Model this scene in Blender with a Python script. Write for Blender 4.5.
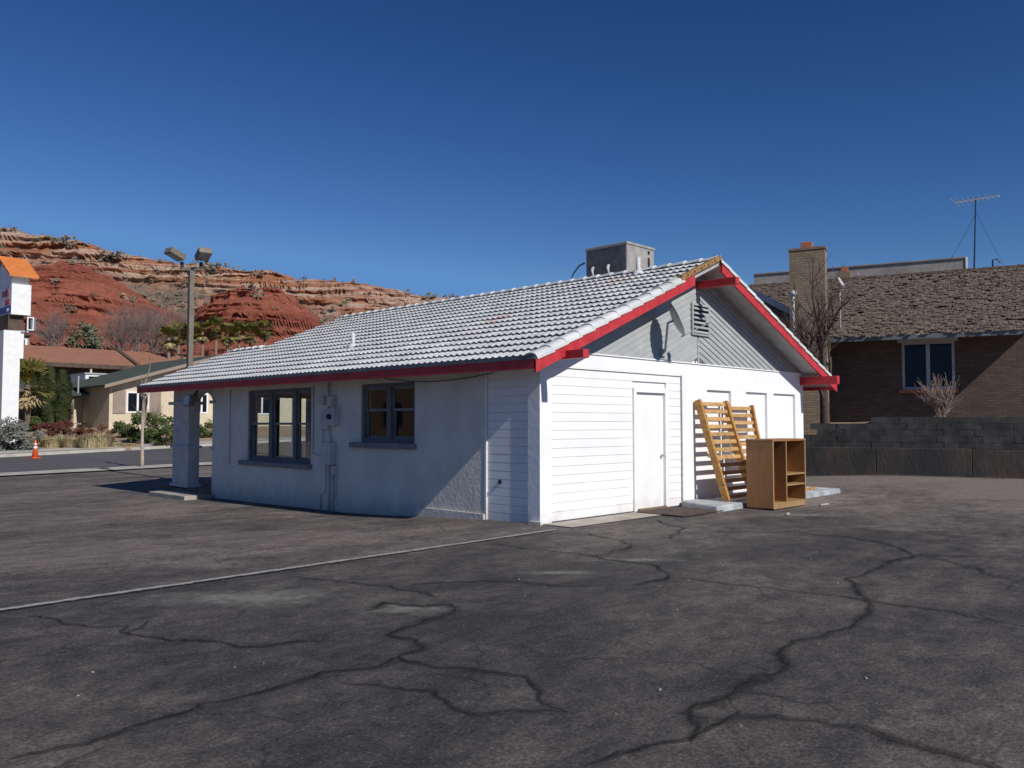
import bpy, bmesh, math, random
from mathutils import Vector, Matrix, noise
rnd = random.Random(7)
R = math.radians
scene = bpy.context.scene
for o in list(bpy.data.objects): bpy.data.objects.remove(o)

# ------------------------------------------------------------------ camera
cam_d = bpy.data.cameras.new('camera'); cam = bpy.data.objects.new('camera', cam_d)
scene.collection.objects.link(cam); scene.camera = cam
cam.location = (-9.687, -8.829, 1.6)
cam.rotation_euler = (R(92.70), 0, R(44.27 - 90))
cam_d.sensor_width = 36; cam_d.lens = 828 / 1024 * 36
cam_d.clip_start = .05; cam_d.clip_end = 6000
# ------------------------------------------------------------------ sky, sun, exposure
SUN = Vector((-.06, -1, .74)).normalized()
elev = math.asin(SUN.z); azi = math.atan2(SUN.x, SUN.y)
w = bpy.data.worlds.new('World'); scene.world = w; w.use_nodes = True
nt = w.node_tree; bg = nt.nodes['Background']
sky = nt.nodes.new('ShaderNodeTexSky'); sky.sky_type = 'NISHITA'; sky.sun_disc = False
sky.sun_elevation = elev; sky.sun_rotation = azi
sky.altitude = 900; sky.air_density = .9; sky.dust_density = .15; sky.ozone_density = 3.0
spx = nt.nodes.new('ShaderNodeSeparateColor'); cmb = nt.nodes.new('ShaderNodeCombineColor'); nt.links.new(sky.outputs[0], spx.inputs[0])
for ch, (ga, am, mx_) in enumerate(((1.93, .277, 2.3), (1.55, .395, 4.0), (1.30, .619, 6.6))):   # deep winter blue of a polarised clear sky
    mn = nt.nodes.new('ShaderNodeMath'); mn.operation = 'MINIMUM'; mn.inputs[1].default_value = mx_; nt.links.new(spx.outputs[ch], mn.inputs[0])
    pw = nt.nodes.new('ShaderNodeMath'); pw.operation = 'POWER'; pw.inputs[1].default_value = ga; nt.links.new(mn.outputs[0], pw.inputs[0])
    ml = nt.nodes.new('ShaderNodeMath'); ml.operation = 'MULTIPLY'; ml.inputs[1].default_value = am; nt.links.new(pw.outputs[0], ml.inputs[0]); nt.links.new(ml.outputs[0], cmb.inputs[ch])
nt.links.new(cmb.outputs[0], bg.inputs[0]); bg.inputs[1].default_value = .08
sd = bpy.data.lights.new('sun', 'SUN'); sd.energy = 4.2; sd.angle = R(.53); sd.color = (1, .955, .89)
so = bpy.data.objects.new('sun', sd); scene.collection.objects.link(so)
so.rotation_euler = (-SUN).to_track_quat('-Z', 'Y').to_euler(); so.location = (0, 0, 60)
vs = scene.view_settings
vs.view_transform = 'Standard'; vs.look = 'None'; vs.exposure = 0; vs.gamma = 1; vs.use_curve_mapping = False

# ------------------------------------------------------------------ helpers
col = scene.collection
ORG = {}
class MB:
    def __init__(s): s.v = []; s.f = []; s.uv = None
    def face(s, pts):
        i = len(s.v); s.v += [tuple(p) for p in pts]; s.f.append(tuple(range(i, i + len(pts)))); return s
    def hexa(s, p):   # 8 corners: bottom 4 (ccw seen from above), top 4
        i = len(s.v); s.v += [tuple(q) for q in p]
        for q in ((3,2,1,0),(4,5,6,7),(0,1,5,4),(1,2,6,5),(2,3,7,6),(3,0,4,7)): s.f.append(tuple(i + k for k in q))
        return s
    def box(s, x0, x1, y0, y1, z0, z1):
        return s.hexa([(x0,y0,z0),(x1,y0,z0),(x1,y1,z0),(x0,y1,z0),(x0,y0,z1),(x1,y0,z1),(x1,y1,z1),(x0,y1,z1)])
    def beam(s, a, b, wd, ht, up=(0,0,1)):   # rectangular bar from a to b
        a = Vector(a); b = Vector(b); d = (b - a).normalized(); up = Vector(up)
        sd = d.cross(up)
        if sd.length < 1e-4: sd = Vector((1,0,0))
        sd.normalize(); u = sd.cross(d); sd *= wd / 2; u *= ht / 2
        return s.hexa([a - sd - u, a + sd - u, b + sd - u, b - sd - u, a - sd + u, a + sd + u, b + sd + u, b - sd + u])
    def prism(s, poly, ext):   # planar polygon (list of 3D) extruded by vector
        n = len(poly); i = len(s.v); e = Vector(ext); P = [Vector(p) for p in poly]
        s.v += [tuple(p) for p in P] + [tuple(p + e) for p in P]
        s.f.append(tuple(range(i, i + n))[::-1]); s.f.append(tuple(range(i + n, i + 2 * n)))
        for k in range(n): s.f.append((i + k, i + (k + 1) % n, i + n + (k + 1) % n, i + n + k))
        return s
    def tube(s, path, rad, n=6, cap=True):
        P = [Vector(p) for p in path]; i0 = len(s.v); m = len(P)
        if not isinstance(rad, (list, tuple)): rad = [rad] * m
        for k, p in enumerate(P):
            d = (P[min(k + 1, m - 1)] - P[max(k - 1, 0)])
            if d.length < 1e-6: d = Vector((0,0,1))
            d.normalize(); a = d.orthogonal() if abs(d.z) > .9 else d.cross(Vector((0,0,1)))
            a.normalize(); b = d.cross(a)
            for j in range(n):
                t = 2 * math.pi * j / n; s.v.append(tuple(p + (a * math.cos(t) + b * math.sin(t)) * rad[k]))
        for k in range(m - 1):
            for j in range(n):
                a = i0 + k * n + j; b = i0 + k * n + (j + 1) % n; s.f.append((a, b, b + n, a + n))
        if cap:
            s.f.append(tuple(i0 + j for j in range(n))[::-1]); s.f.append(tuple(i0 + (m - 1) * n + j for j in range(n)))
        return s
    def lathe(s, c, prof, n=16):
        i0 = len(s.v)
        for r, z in prof:
            for j in range(n):
                t = 2 * math.pi * j / n; s.v.append((c[0] + r * math.cos(t), c[1] + r * math.sin(t), c[2] + z))
        for k in range(len(prof) - 1):
            for j in range(n):
                a = i0 + k * n + j; b = i0 + k * n + (j + 1) % n; s.f.append((a, b, b + n, a + n))
        s.f.append(tuple(i0 + j for j in range(n))[::-1]); s.f.append(tuple(i0 + (len(prof) - 1) * n + j for j in range(n)))
        return s
    def build(s, name, mat, parent=None, smooth=False, bevel=0, fix=True, kind=None):
        o = Vector(ORG[parent.name]) if parent else Vector((0,0,0))
        me = bpy.data.meshes.new(name)
        me.from_pydata([tuple(Vector(v) - o) for v in s.v], [], s.f)
        if s.uv:
            ul = me.uv_layers.new(name='UVMap')
            for p in me.polygons:
                for li in p.loop_indices: ul.data[li].uv = s.uv[me.loops[li].vertex_index]
        if fix:
            bm = bmesh.new(); bm.from_mesh(me); bmesh.ops.recalc_face_normals(bm, faces=bm.faces)
            if bevel:
                bmesh.ops.bevel(bm, geom=bm.edges[:], offset=bevel, segments=1, affect='EDGES', clamp_overlap=True)
            bm.to_mesh(me); bm.free()
        if smooth:
            for p in me.polygons: p.use_smooth = True
        me.materials.append(mat)
        ob = bpy.data.objects.new(name, me); col.objects.link(ob)
        if parent: ob.parent = parent
        ORG[ob.name] = tuple(o)
        if kind: ob['kind'] = kind
        return ob
def tag(o, label, cat, group=None, kind=None):
    o['label'] = label; o['category'] = cat
    if group: o['group'] = group
    if kind: o['kind'] = kind
    return o
def thing(name, loc, label, cat, group=None):
    o = bpy.data.objects.new(name, None); col.objects.link(o); o.location = loc; o.empty_display_size = .2
    ORG[o.name] = tuple(loc); return tag(o, label, cat, group)
def struct(o): o['kind'] = 'structure'; return o
def copy_tree(o, parent=None):
    c = o.copy(); col.objects.link(c); c.parent = parent
    for ch in [q for q in col.objects if q.parent == o]: copy_tree(ch, c)
    return c
def bx(*a): return MB().box(*a)

# ------------------------------------------------------------------ materials
def newmat(name):
    m = bpy.data.materials.new(name); m.use_nodes = True; t = m.node_tree
    return m, t, t.nodes['Principled BSDF']
def N(t, ty, **k):
    n = t.nodes.new(ty)
    for a, b in k.items():
        if a in n.inputs: n.inputs[a].default_value = b
        else: setattr(n, a, b)
    return n
def ramp(t, fac, stops):
    r = t.nodes.new('ShaderNodeValToRGB'); e = r.color_ramp.elements
    while len(e) < len(stops): e.new(.5)
    for k, (p, c) in enumerate(stops):
        e[k].position = p; e[k].color = (*c, 1) if len(c) == 3 else c
    t.links.new(fac, r.inputs[0]); return r.outputs[0]
def mix(t, fac, a, b, blend='MIX'):
    n = t.nodes.new('ShaderNodeMix'); n.data_type = 'RGBA'; n.blend_type = blend
    for i, x in ((0, fac), (6, a), (7, b)):
        if hasattr(x, 'is_output'): t.links.new(x, n.inputs[i])
        elif i == 0: n.inputs[0].default_value = x
        else: n.inputs[i].default_value = (*x, 1) if len(x) == 3 else x
    return n.outputs[2]
def pos(t, sc=(1,1,1), rot=(0,0,0)):
    g = t.nodes.new('ShaderNodeNewGeometry'); mp = t.nodes.new('ShaderNodeMapping')
    mp.inputs['Scale'].default_value = sc; mp.inputs['Rotation'].default_value = rot
    t.links.new(g.outputs['Position'], mp.inputs[0]); return mp.outputs[0]
def nz(t, vec, scale, detail=4, rough=.6, dist=0):
    n = t.nodes.new('ShaderNodeTexNoise'); n.inputs['Scale'].default_value = scale; n.inputs['Detail'].default_value = detail
    n.inputs['Roughness'].default_value = rough; n.inputs['Distortion'].default_value = dist
    t.links.new(vec, n.inputs['Vector']); return n.outputs[0]
def bump(t, b, h, strength=.3, dist=.02):
    n = t.nodes.new('ShaderNodeBump'); n.inputs['Strength'].default_value = strength; n.inputs['Distance'].default_value = dist
    t.links.new(h, n.inputs['Height']); t.links.new(n.outputs[0], b.inputs['Normal'])
def pm(name, a, b, scale=3, rough=.7, bs=0, bscale=30, sc=(1,1,1), lo=.35, hi=.65, spec=.3, metal=0, rv=0, bd=.01, detail=5):
    """two-tone noise material"""
    m, t, p = newmat(name); v = pos(t, sc)
    c = ramp(t, nz(t, v, scale, detail), [(lo, a), (hi, b)])
    if rv:
        oi = t.nodes.new('ShaderNodeObjectInfo')
        k = ramp(t, oi.outputs['Random'], [(0, (1-rv,)*3), (1, (1+rv*.6,)*3)]); c = mix(t, 1.0, c, k, 'MULTIPLY')
    t.links.new(c, p.inputs['Base Color']); p.inputs['Roughness'].default_value = rough
    p.inputs['Specular IOR Level'].default_value = spec; p.inputs['Metallic'].default_value = metal
    if bs: bump(t, p, nz(t, v, bscale, 4), bs, bd)
    return m
M = {}
def white_wall(name, bs, bsc, bd, ca=(.80,.805,.81), cb=(.87,.87,.87)):
    m, t, p = newmat(name); v = pos(t)
    c = ramp(t, nz(t, v, 1.3, 6), [(.3, ca), (.6, cb)])
    # dirt splash near the ground (a stain with its own shape)
    sp = t.nodes.new('ShaderNodeSeparateXYZ'); g = t.nodes.new('ShaderNodeNewGeometry'); t.links.new(g.outputs['Position'], sp.inputs[0])
    n1 = nz(t, v, 4, 6)
    ad = N(t, 'ShaderNodeMath', operation='MULTIPLY_ADD'); t.links.new(n1, ad.inputs[0]); ad.inputs[1].default_value = -.9; t.links.new(sp.outputs[2], ad.inputs[2])
    f = ramp(t, ad.outputs[0], [(0, (.55,)*3), (.02, (0,)*3)])
    mr = N(t, 'ShaderNodeMapRange'); t.links.new(ad.outputs[0], mr.inputs[0]); mr.inputs[1].default_value = -.75; mr.inputs[2].default_value = -.15; mr.inputs[3].default_value = .6; mr.inputs[4].default_value = 0
    c = mix(t, mr.outputs[0], c, (.42,.37,.32))
    t.links.new(c, p.inputs['Base Color']); p.inputs['Roughness'].default_value = .75; p.inputs['Specular IOR Level'].default_value = .2
    h1 = nz(t, v, bsc, 5, .65); bump(t, p, h1, bs, bd); return m
M['stucco'] = white_wall('white stucco', 1.0, 13, .045, (.66,.63,.57), (.79,.755,.69))  # same white as the gable, darkened and warmed to carry the long wall's shade
M['board_white'] = white_wall('white board', .25, 40, .004, (.79,.785,.77), (.87,.865,.85))
M['stucco_smooth'] = white_wall('smooth white stucco', .3, 9, .02)
M['stucco_grey'] = pm('grey painted stucco', (.47,.46,.44), (.6,.585,.56), 3, .75, .5, 20, bd=.02)
M['grey_board'] = pm('pale grey gable board', (.335,.355,.355), (.40,.415,.41), 2.5, .65, .15, 60, rv=.05)
M['grey_dark'] = pm('slate grey window paint', (.10,.108,.115), (.14,.148,.155), 6, .55)
M['sill'] = pm('slate grey sill', (.16,.17,.18), (.22,.23,.235), 6, .6)
M['red'] = pm('red trim paint', (.43,.028,.035), (.54,.048,.055), 5, .55, .15, 40)
M['soffit'] = pm('grey soffit board', (.35,.35,.36), (.45,.45,.46), 4, .7)
M['edge'] = pm('blue grey eave edge', (.12,.13,.135), (.17,.18,.185), 5, .7)
M['wood_raw'] = pm('weathered bare wood', (.16,.08,.03), (.42,.25,.1), 9, .8, .4, 30, sc=(1,1,3))
M['concrete'] = pm('pale concrete', (.30,.265,.22), (.42,.385,.33), 2.2, .85, .3, 60)
M['concrete_white'] = pm('whitewashed concrete', (.27,.29,.30), (.48,.50,.50), 3.5, .85, .5, 25, bd=.015)
M['kerb'] = pm('street kerb concrete', (.36,.33,.29), (.5,.47,.42), 1.2, .9, .2, 30)
M['deck'] = pm('brown porch floor', (.14,.10,.07), (.24,.18,.13), 3, .85, .2, 40)
M['mat'] = pm('dark door mat', (.045,.035,.03), (.10,.075,.06), 7, .95, .5, 60)
M['metal_grey'] = pm('grey painted steel', (.33,.34,.37), (.42,.43,.45), 4, .5, spec=.4)
M['hvac_lit'] = pm('grey galvanised cabinet', (.27,.25,.235), (.4,.375,.35), 5, .5, .1, 20)
M['shaded_panel'] = pm('dark shaded panel', (.09,.09,.1), (.15,.15,.16), 6, .8, .3, 30)  # dark panel whose colour holds the shade of the cooler's side
M['dark'] = pm('dark metal', (.02,.02,.024), (.04,.04,.045), 8, .5)
M['dish_dark'] = pm('dark dish mesh', (.035,.04,.05), (.06,.065,.075), 12, .5)
M['dish'] = pm('light grey dish', (.38,.39,.4), (.5,.51,.52), 6, .45)
M['interior'] = pm('brown interior', (.14,.09,.055), (.22,.15,.095), 1, .9)
M['futon'] = pm('honey pine', (.33,.15,.035), (.56,.30,.085), 7, .5, .15, 40, sc=(1,1,3), spec=.35, rv=.12)
M['slat'] = pm('pale pine slat', (.40,.22,.08), (.62,.40,.17), 6, .6, .15, 40, sc=(1.5,2,4), rv=.2)
M['cab'] = pm('brown veneer', (.27,.12,.04), (.37,.18,.068), 5, .5, .1, 60, sc=(4,4,.5), spec=.35, rv=.1, lo=.25, hi=.75)
M['cab_edge'] = pm('light veneer edge', (.30,.18,.08), (.39,.25,.12), 8, .5)
M['bronze'] = pm('bronze lamp paint', (.15,.125,.095), (.21,.18,.14), 5, .5)
M['lens'] = pm('lamp glass', (.3,.33,.3), (.4,.42,.4), 5, .15, spec=.8)
M['rust'] = pm('terracotta', (.32,.11,.06), (.42,.17,.09), 6, .8)
M['cone'] = pm('traffic cone orange', (.8,.11,.02), (.86,.15,.03), 8, .5)
M['white'] = pm('white paint', (.75,.75,.73), (.84,.84,.82), 3, .6)
M['cream'] = pm('cream stucco', (.56,.48,.34), (.64,.55,.41), 1.5, .85, .2, 20)
M['taupe'] = pm('taupe shutter', (.26,.205,.165), (.31,.25,.2), 4, .8)
M['green_roof'] = pm('dark green shingle', (.045,.06,.05), (.085,.1,.08), 5, .95, .6, 12, bd=.05, sc=(1,1,4))
M['brown_roof'] = pm('brown shingle', (.24,.11,.068), (.31,.155,.1), 2, .95, .5, 8, bd=.05, sc=(.5,.5,5))
M['orange_roof'] = pm('orange roof', (.56,.17,.04), (.66,.22,.06), 2, .7)
M['dark_wall'] = pm('dark brown wall', (.07,.05,.04), (.12,.085,.065), 2, .9)
M['sign_blue'] = pm('blue sign band', (.05,.05,.25), (.08,.08,.33), 5, .5)
M['sign_red'] = pm('dark red lettering', (.40,.03,.05), (.5,.05,.07), 5, .5)
M['dirt'] = pm('dry dirt', (.26,.17,.11), (.40,.30,.21), .7, .95, .6, 10, bd=.05)
M['desert'] = pm('desert ground', (.17,.115,.08), (.27,.2,.145), .25, .95, .5, 4, bd=.1)
M['bark'] = pm('grey brown bark', (.10,.075,.06), (.2,.16,.13), 12, .9, .5, 40)
M['bark_dark'] = pm('dark bark', (.05,.036,.03), (.10,.075,.06), 9, .9, .5, 40)
M['bark_pale'] = pm('pale bark', (.34,.27,.22), (.46,.38,.31), 9, .9, .3, 40)
M['twig'] = pm('tan twigs', (.27,.2,.16), (.38,.3,.24), 9, .9)
M['palm_bark'] = pm('palm trunk', (.13,.095,.07), (.25,.19,.14), 12, .95, .5, 20)
def leafmat(name, a, b, sc=1.2):
    m, t, p = newmat(name); v = pos(t); c = ramp(t, nz(t, v, sc, 5, .7), [(.35, a), (.65, b)])
    t.links.new(c, p.inputs['Base Color']); p.inputs['Roughness'].default_value = .8; p.inputs['Specular IOR Level'].default_value = .15
    return m
M['leaf_green'] = leafmat('green shrub leaf', (.035,.06,.016), (.11,.13,.045))
M['leaf_dark'] = leafmat('cypress leaf', (.024,.034,.014), (.062,.075,.03))
M['leaf_grey'] = leafmat('sage leaf', (.13,.13,.115), (.24,.24,.21))
M['leaf_olive'] = leafmat('dusty olive leaf', (.10,.105,.06), (.2,.2,.13))
M['leaf_red'] = leafmat('red brown shrub leaf', (.075,.025,.02), (.16,.06,.042))
M['leaf_palm'] = leafmat('palm leaf', (.10,.11,.025), (.30,.26,.075))
M['leaf_tan'] = leafmat('dry palm leaf', (.26,.2,.1), (.4,.32,.17))
M['grass'] = leafmat('dry grass', (.34,.27,.14), (.52,.44,.26), .8)
M['scrub'] = leafmat('desert scrub', (.12,.105,.075), (.27,.24,.18), .15)
M['twig_far'] = leafmat('bare far twigs', (.2,.155,.135), (.31,.25,.22), .3)
def glassm(name, tint=(.9,.93,.93), r=.02, dark=None):
    m = bpy.data.materials.new(name); m.use_nodes = True; t = m.node_tree; t.nodes.clear()
    o = t.nodes.new('ShaderNodeOutputMaterial'); mx = t.nodes.new('ShaderNodeMixShader'); fr = t.nodes.new('ShaderNodeFresnel'); ge = t.nodes.new('ShaderNodeNewGeometry'); io = t.nodes.new('ShaderNodeMath'); io.operation = 'MULTIPLY_ADD'; io.inputs[1].default_value = -.8333; io.inputs[2].default_value = 1.5; t.links.new(ge.outputs['Backfacing'], io.inputs[0]); t.links.new(io.outputs[0], fr.inputs[0])
    gl = t.nodes.new('ShaderNodeBsdfGlossy'); gl.inputs['Roughness'].default_value = r
    tr = t.nodes.new('ShaderNodeBsdfTransparent'); tr.inputs[0].default_value = (*tint, 1)
    t.links.new(fr.outputs[0], mx.inputs[0]); t.links.new(tr.outputs[0], mx.inputs[1]); t.links.new(gl.outputs[0], mx.inputs[2]); t.links.new(mx.outputs[0], o.inputs[0])
    return m
M['glass'] = glassm('window glass')
m, t, p = newmat('dark window glass'); p.inputs['Base Color'].default_value = (.008,.009,.011,1); p.inputs['Roughness'].default_value = .08; p.inputs['Specular IOR Level'].default_value = .22
M['glass_dark'] = m
# roof tile: painted grey, flaking to terracotta in spots
def tile_mat():
    m, t, p = newmat('grey painted roof tile'); v = pos(t)
    c = ramp(t, nz(t, v, 2.2, 6), [(.28, (.50,.515,.51)), (.5, (.62,.635,.625)), (.7, (.68,.69,.675))])
    oi = t.nodes.new('ShaderNodeObjectInfo'); k = ramp(t, oi.outputs['Random'], [(0, (.84,.84,.84)), (1, (1.05,1.05,1.05))]); c = mix(t, 1.0, c, k, 'MULTIPLY')
    big = nz(t, pos(t, (1,1,1)), .9, 3); fine = nz(t, v, 9, 6, .7)
    s = N(t, 'ShaderNodeMath', operation='ADD'); t.links.new(big, s.inputs[0]); t.links.new(fine, s.inputs[1])
    f = ramp(t, s.outputs[0], [(.0, (0,0,0)), (1, (1,1,1))])
    mr = N(t, 'ShaderNodeMapRange'); t.links.new(s.outputs[0], mr.inputs[0]); mr.inputs[1].default_value = 1.155; mr.inputs[2].default_value = 1.27; mr.inputs[4].default_value = .75
    c = mix(t, mr.outputs[0], c, (.52,.25,.18))
    t.links.new(c, p.inputs['Base Color']); p.inputs['Roughness'].default_value = .6; p.inputs['Specular IOR Level'].default_value = .3
    bump(t, p, nz(t, v, 60, 3), .15, .004); return m
M['tile'] = tile_mat()
def asphalt():
    m, t, p = newmat('worn asphalt'); v = pos(t)
    big = nz(t, pos(t, (.5,1,1), (0,0,R(20))), .42, 6, .62, .6)
    mid = nz(t, pos(t, (.8,1.2,1), (0,0,R(-25))), 2.3, 9, .75, .3)
    s = N(t, 'ShaderNodeMath', operation='ADD'); t.links.new(big, s.inputs[0]); t.links.new(mid, s.inputs[1])
    # older browner paving beyond the painted line
    sp = t.nodes.new('ShaderNodeSeparateXYZ'); t.links.new(v, sp.inputs[0])
    mr = N(t, 'ShaderNodeMapRange'); t.links.new(sp.outputs[1], mr.inputs[0]); mr.inputs[1].default_value = -.8; mr.inputs[2].default_value = -.5; mr.inputs[3].default_value = 0; mr.inputs[4].default_value = .13
    mr2 = N(t, 'ShaderNodeMapRange'); t.links.new(sp.outputs[0], mr2.inputs[0]); mr2.inputs[1].default_value = 2; mr2.inputs[2].default_value = 15; mr2.inputs[3].default_value = 0; mr2.inputs[4].default_value = .30
    a2 = N(t, 'ShaderNodeMath', operation='ADD'); t.links.new(s.outputs[0], a2.inputs[0]); t.links.new(mr.outputs[0], a2.inputs[1])
    a3 = N(t, 'ShaderNodeMath', operation='ADD'); t.links.new(a2.outputs[0], a3.inputs[0]); t.links.new(mr2.outputs[0], a3.inputs[1])
    q = N(t, 'ShaderNodeMapRange'); t.links.new(a3.outputs[0], q.inputs[0]); q.inputs[1].default_value = .78; q.inputs[2].default_value = 1.36
    c = ramp(t, q.outputs[0], [(.08, (.044,.0425,.043)), (.32, (.072,.068,.067)), (.56, (.115,.104,.097)), (.9, (.195,.172,.156))])
    fn = nz(t, v, 38, 7, .8); md_ = nz(t, v, 9, 6, .8); c = mix(t, .8, c, ramp(t, md_, [(.32, (.6,.6,.6)), (.68, (1.42,1.4,1.38))]), 'MULTIPLY'); c = mix(t, 1.0, c, ramp(t, fn, [(.36, (.42,.42,.42)), (.64, (1.85,1.78,1.72))]), 'MULTIPLY')
    vo = t.nodes.new('ShaderNodeTexVoronoi'); vo.inputs['Scale'].default_value = 48; t.links.new(v, vo.inputs['Vector'])
    hs = t.nodes.new('ShaderNodeSeparateColor'); t.links.new(vo.outputs['Color'], hs.inputs[0])
    m1 = N(t, 'ShaderNodeMath', operation='GREATER_THAN'); t.links.new(hs.outputs[0], m1.inputs[0]); m1.inputs[1].default_value = .88
    m2 = N(t, 'ShaderNodeMath', operation='LESS_THAN'); t.links.new(vo.outputs['Distance'], m2.inputs[0]); m2.inputs[1].default_value = .34
    m3 = N(t, 'ShaderNodeMath', operation='MULTIPLY'); t.links.new(m1.outputs[0], m3.inputs[0]); t.links.new(m2.outputs[0], m3.inputs[1])
    m4 = N(t, 'ShaderNodeMath', operation='MULTIPLY'); t.links.new(m3.outputs[0], m4.inputs[0]); m4.inputs[1].default_value = .42
    c = mix(t, m4.outputs[0], c, (.30,.27,.24))
    # hairline crazing in patches
    wn_ = nz(t, v, 1.6, 5, .6); wv_ = t.nodes.new('ShaderNodeVectorMath'); wv_.operation = 'ADD'; sc_ = t.nodes.new('ShaderNodeVectorMath'); sc_.operation = 'SCALE'; sc_.inputs['Scale'].default_value = .5
    cn_ = t.nodes.new('ShaderNodeTexNoise'); cn_.inputs['Scale'].default_value = 2.5; cn_.inputs['Detail'].default_value = 6; t.links.new(v, cn_.inputs['Vector']); t.links.new(cn_.outputs['Color'], sc_.inputs[0]); t.links.new(v, wv_.inputs[0]); t.links.new(sc_.outputs[0], wv_.inputs[1])
    ve_ = t.nodes.new('ShaderNodeTexVoronoi'); ve_.feature = 'DISTANCE_TO_EDGE'; ve_.inputs['Scale'].default_value = .9; t.links.new(wv_.outputs[0], ve_.inputs['Vector'])
    l_ = N(t, 'ShaderNodeMapRange'); t.links.new(ve_.outputs[0], l_.inputs[0]); l_.inputs[1].default_value = .004; l_.inputs[2].default_value = .016; l_.inputs[3].default_value = 1; l_.inputs[4].default_value = 0
    k_ = N(t, 'ShaderNodeMapRange'); t.links.new(nz(t, v, .5, 4), k_.inputs[0]); k_.inputs[1].default_value = .47; k_.inputs[2].default_value = .6; k_.inputs[4].default_value = .6
    lk = N(t, 'ShaderNodeMath', operation='MULTIPLY'); t.links.new(l_.outputs[0], lk.inputs[0]); t.links.new(k_.outputs[0], lk.inputs[1])
    c = mix(t, lk.outputs[0], c, (.02,.019,.019))
    t.links.new(c, p.inputs['Base Color']); p.inputs['Roughness'].default_value = .85; p.inputs['Specular IOR Level'].default_value = .25
    bump(t, p, fn, .9, .02); return m
M['asphalt'] = asphalt()
M['road'] = pm('street asphalt', (.075,.072,.074), (.12,.115,.115), .8, .9, .3, 40, sc=(.3,2,1))
def edge_mat(name, colr, strength, nsc, thr, soft=.45):
    m, t, p = newmat(name); uv = t.nodes.new('ShaderNodeUVMap'); sp = t.nodes.new('ShaderNodeSeparateXYZ'); t.links.new(uv.outputs[0], sp.inputs[0])
    n = nz(t, pos(t), nsc, 6, .7)
    a = N(t, 'ShaderNodeMath', operation='MULTIPLY_ADD'); t.links.new(n, a.inputs[0]); a.inputs[1].default_value = 1.3; t.links.new(sp.outputs[0], a.inputs[2])
    q = N(t, 'ShaderNodeMapRange'); t.links.new(a.outputs[0], q.inputs[0]); q.inputs[1].default_value = thr; q.inputs[2].default_value = thr + soft; q.inputs[4].default_value = strength
    c = ramp(t, nz(t, pos(t), nsc * 2, 4), [(.3, tuple(x * .8 for x in colr)), (.7, tuple(x * 1.15 for x in colr))])
    t.links.new(c, p.inputs['Base Color']); t.links.new(q.outputs[0], p.inputs['Alpha']); p.inputs['Roughness'].default_value = .85; p.inputs['Specular IOR Level'].default_value = .2
    return m
M['crack'] = edge_mat('tar sealed crack', (.03,.029,.029), .42, 6, .8, .8)
M['crack_core'] = edge_mat('open crack', (.014,.013,.013), .55, 14, .95, .5)
M['paint_line'] = edge_mat('worn white line', (.36,.345,.325), .88, 10, .95, .45)
M['pale_patch'] = edge_mat('pale worn patch', (.22,.215,.195), .8, 5, .8, .7)
M['dirt_edge'] = edge_mat('pale drifted dirt', (.36,.29,.22), .8, 4, .9, .5)
def brick_mat(name, c1, c2, mortar, th):
    m, t, p = newmat(name); g = t.nodes.new('ShaderNodeNewGeometry'); mp = t.nodes.new('ShaderNodeMapping')
    mp.vector_type = 'POINT'; mp.inputs['Rotation'].default_value = (0, 0, -th); t.links.new(g.outputs['Position'], mp.inputs[0])
    sp = t.nodes.new('ShaderNodeSeparateXYZ'); t.links.new(mp.outputs[0], sp.inputs[0])
    a = N(t, 'ShaderNodeMath', operation='ADD'); t.links.new(sp.outputs[0], a.inputs[0]); t.links.new(sp.outputs[1], a.inputs[1])
    cb = t.nodes.new('ShaderNodeCombineXYZ'); t.links.new(a.outputs[0], cb.inputs[0]); t.links.new(sp.outputs[2], cb.inputs[1])
    b = t.nodes.new('ShaderNodeTexBrick'); t.links.new(cb.outputs[0], b.inputs['Vector'])
    b.inputs['Color1'].default_value = (*c1, 1); b.inputs['Color2'].default_value = (*c2, 1); b.inputs['Mortar'].default_value = (*mortar, 1)
    b.inputs['Scale'].default_value = 1; b.inputs['Brick Width'].default_value = .3; b.inputs['Row Height'].default_value = .085; b.inputs['Mortar Size'].default_value = .012; b.inputs['Bias'].default_value = -.2
    v = pos(t); c = mix(t, .5, b.outputs[0], ramp(t, nz(t, v, 1.2, 5), [(.3, (.7,.7,.7)), (.7, (1.25,1.2,1.15))]), 'MULTIPLY')
    t.links.new(c, p.inputs['Base Color']); p.inputs['Roughness'].default_value = .9
    iv = N(t, 'ShaderNodeMath', operation='SUBTRACT'); iv.inputs[0].default_value = 1; t.links.new(b.outputs['Fac'], iv.inputs[1])
    bump(t, p, iv.outputs[0], .8, .02); return m
TH = R(17)
M['brick'] = brick_mat('brown brick', (.085,.062,.048), (.13,.097,.073), (.07,.058,.05), TH)
M['brick_tan'] = brick_mat('tan brick', (.25,.185,.12), (.33,.25,.165), (.18,.14,.105), TH)
M['brick_shop'] = brick_mat('orange brown brick', (.10,.062,.04), (.14,.085,.055), (.09,.065,.05), 0)
M['shake'] = pm('cedar shake', (.05,.038,.03), (.26,.2,.15), 9, .95, .4, 40, lo=.3, hi=.7)
M['retain'] = pm('stained concrete wall', (.04,.04,.04), (.078,.06,.05), 1.0, .95, .6, 14, bd=.03, lo=.44, hi=.62, detail=10, sc=(1,1,.45))
M['block'] = pm('dark grey block', (.035,.035,.037), (.075,.07,.068), 2.2, .95, .8, 22, rv=.14)
M['parapet'] = pm('grey tan panel', (.26,.235,.21), (.34,.31,.28), 3, .8)

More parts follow.
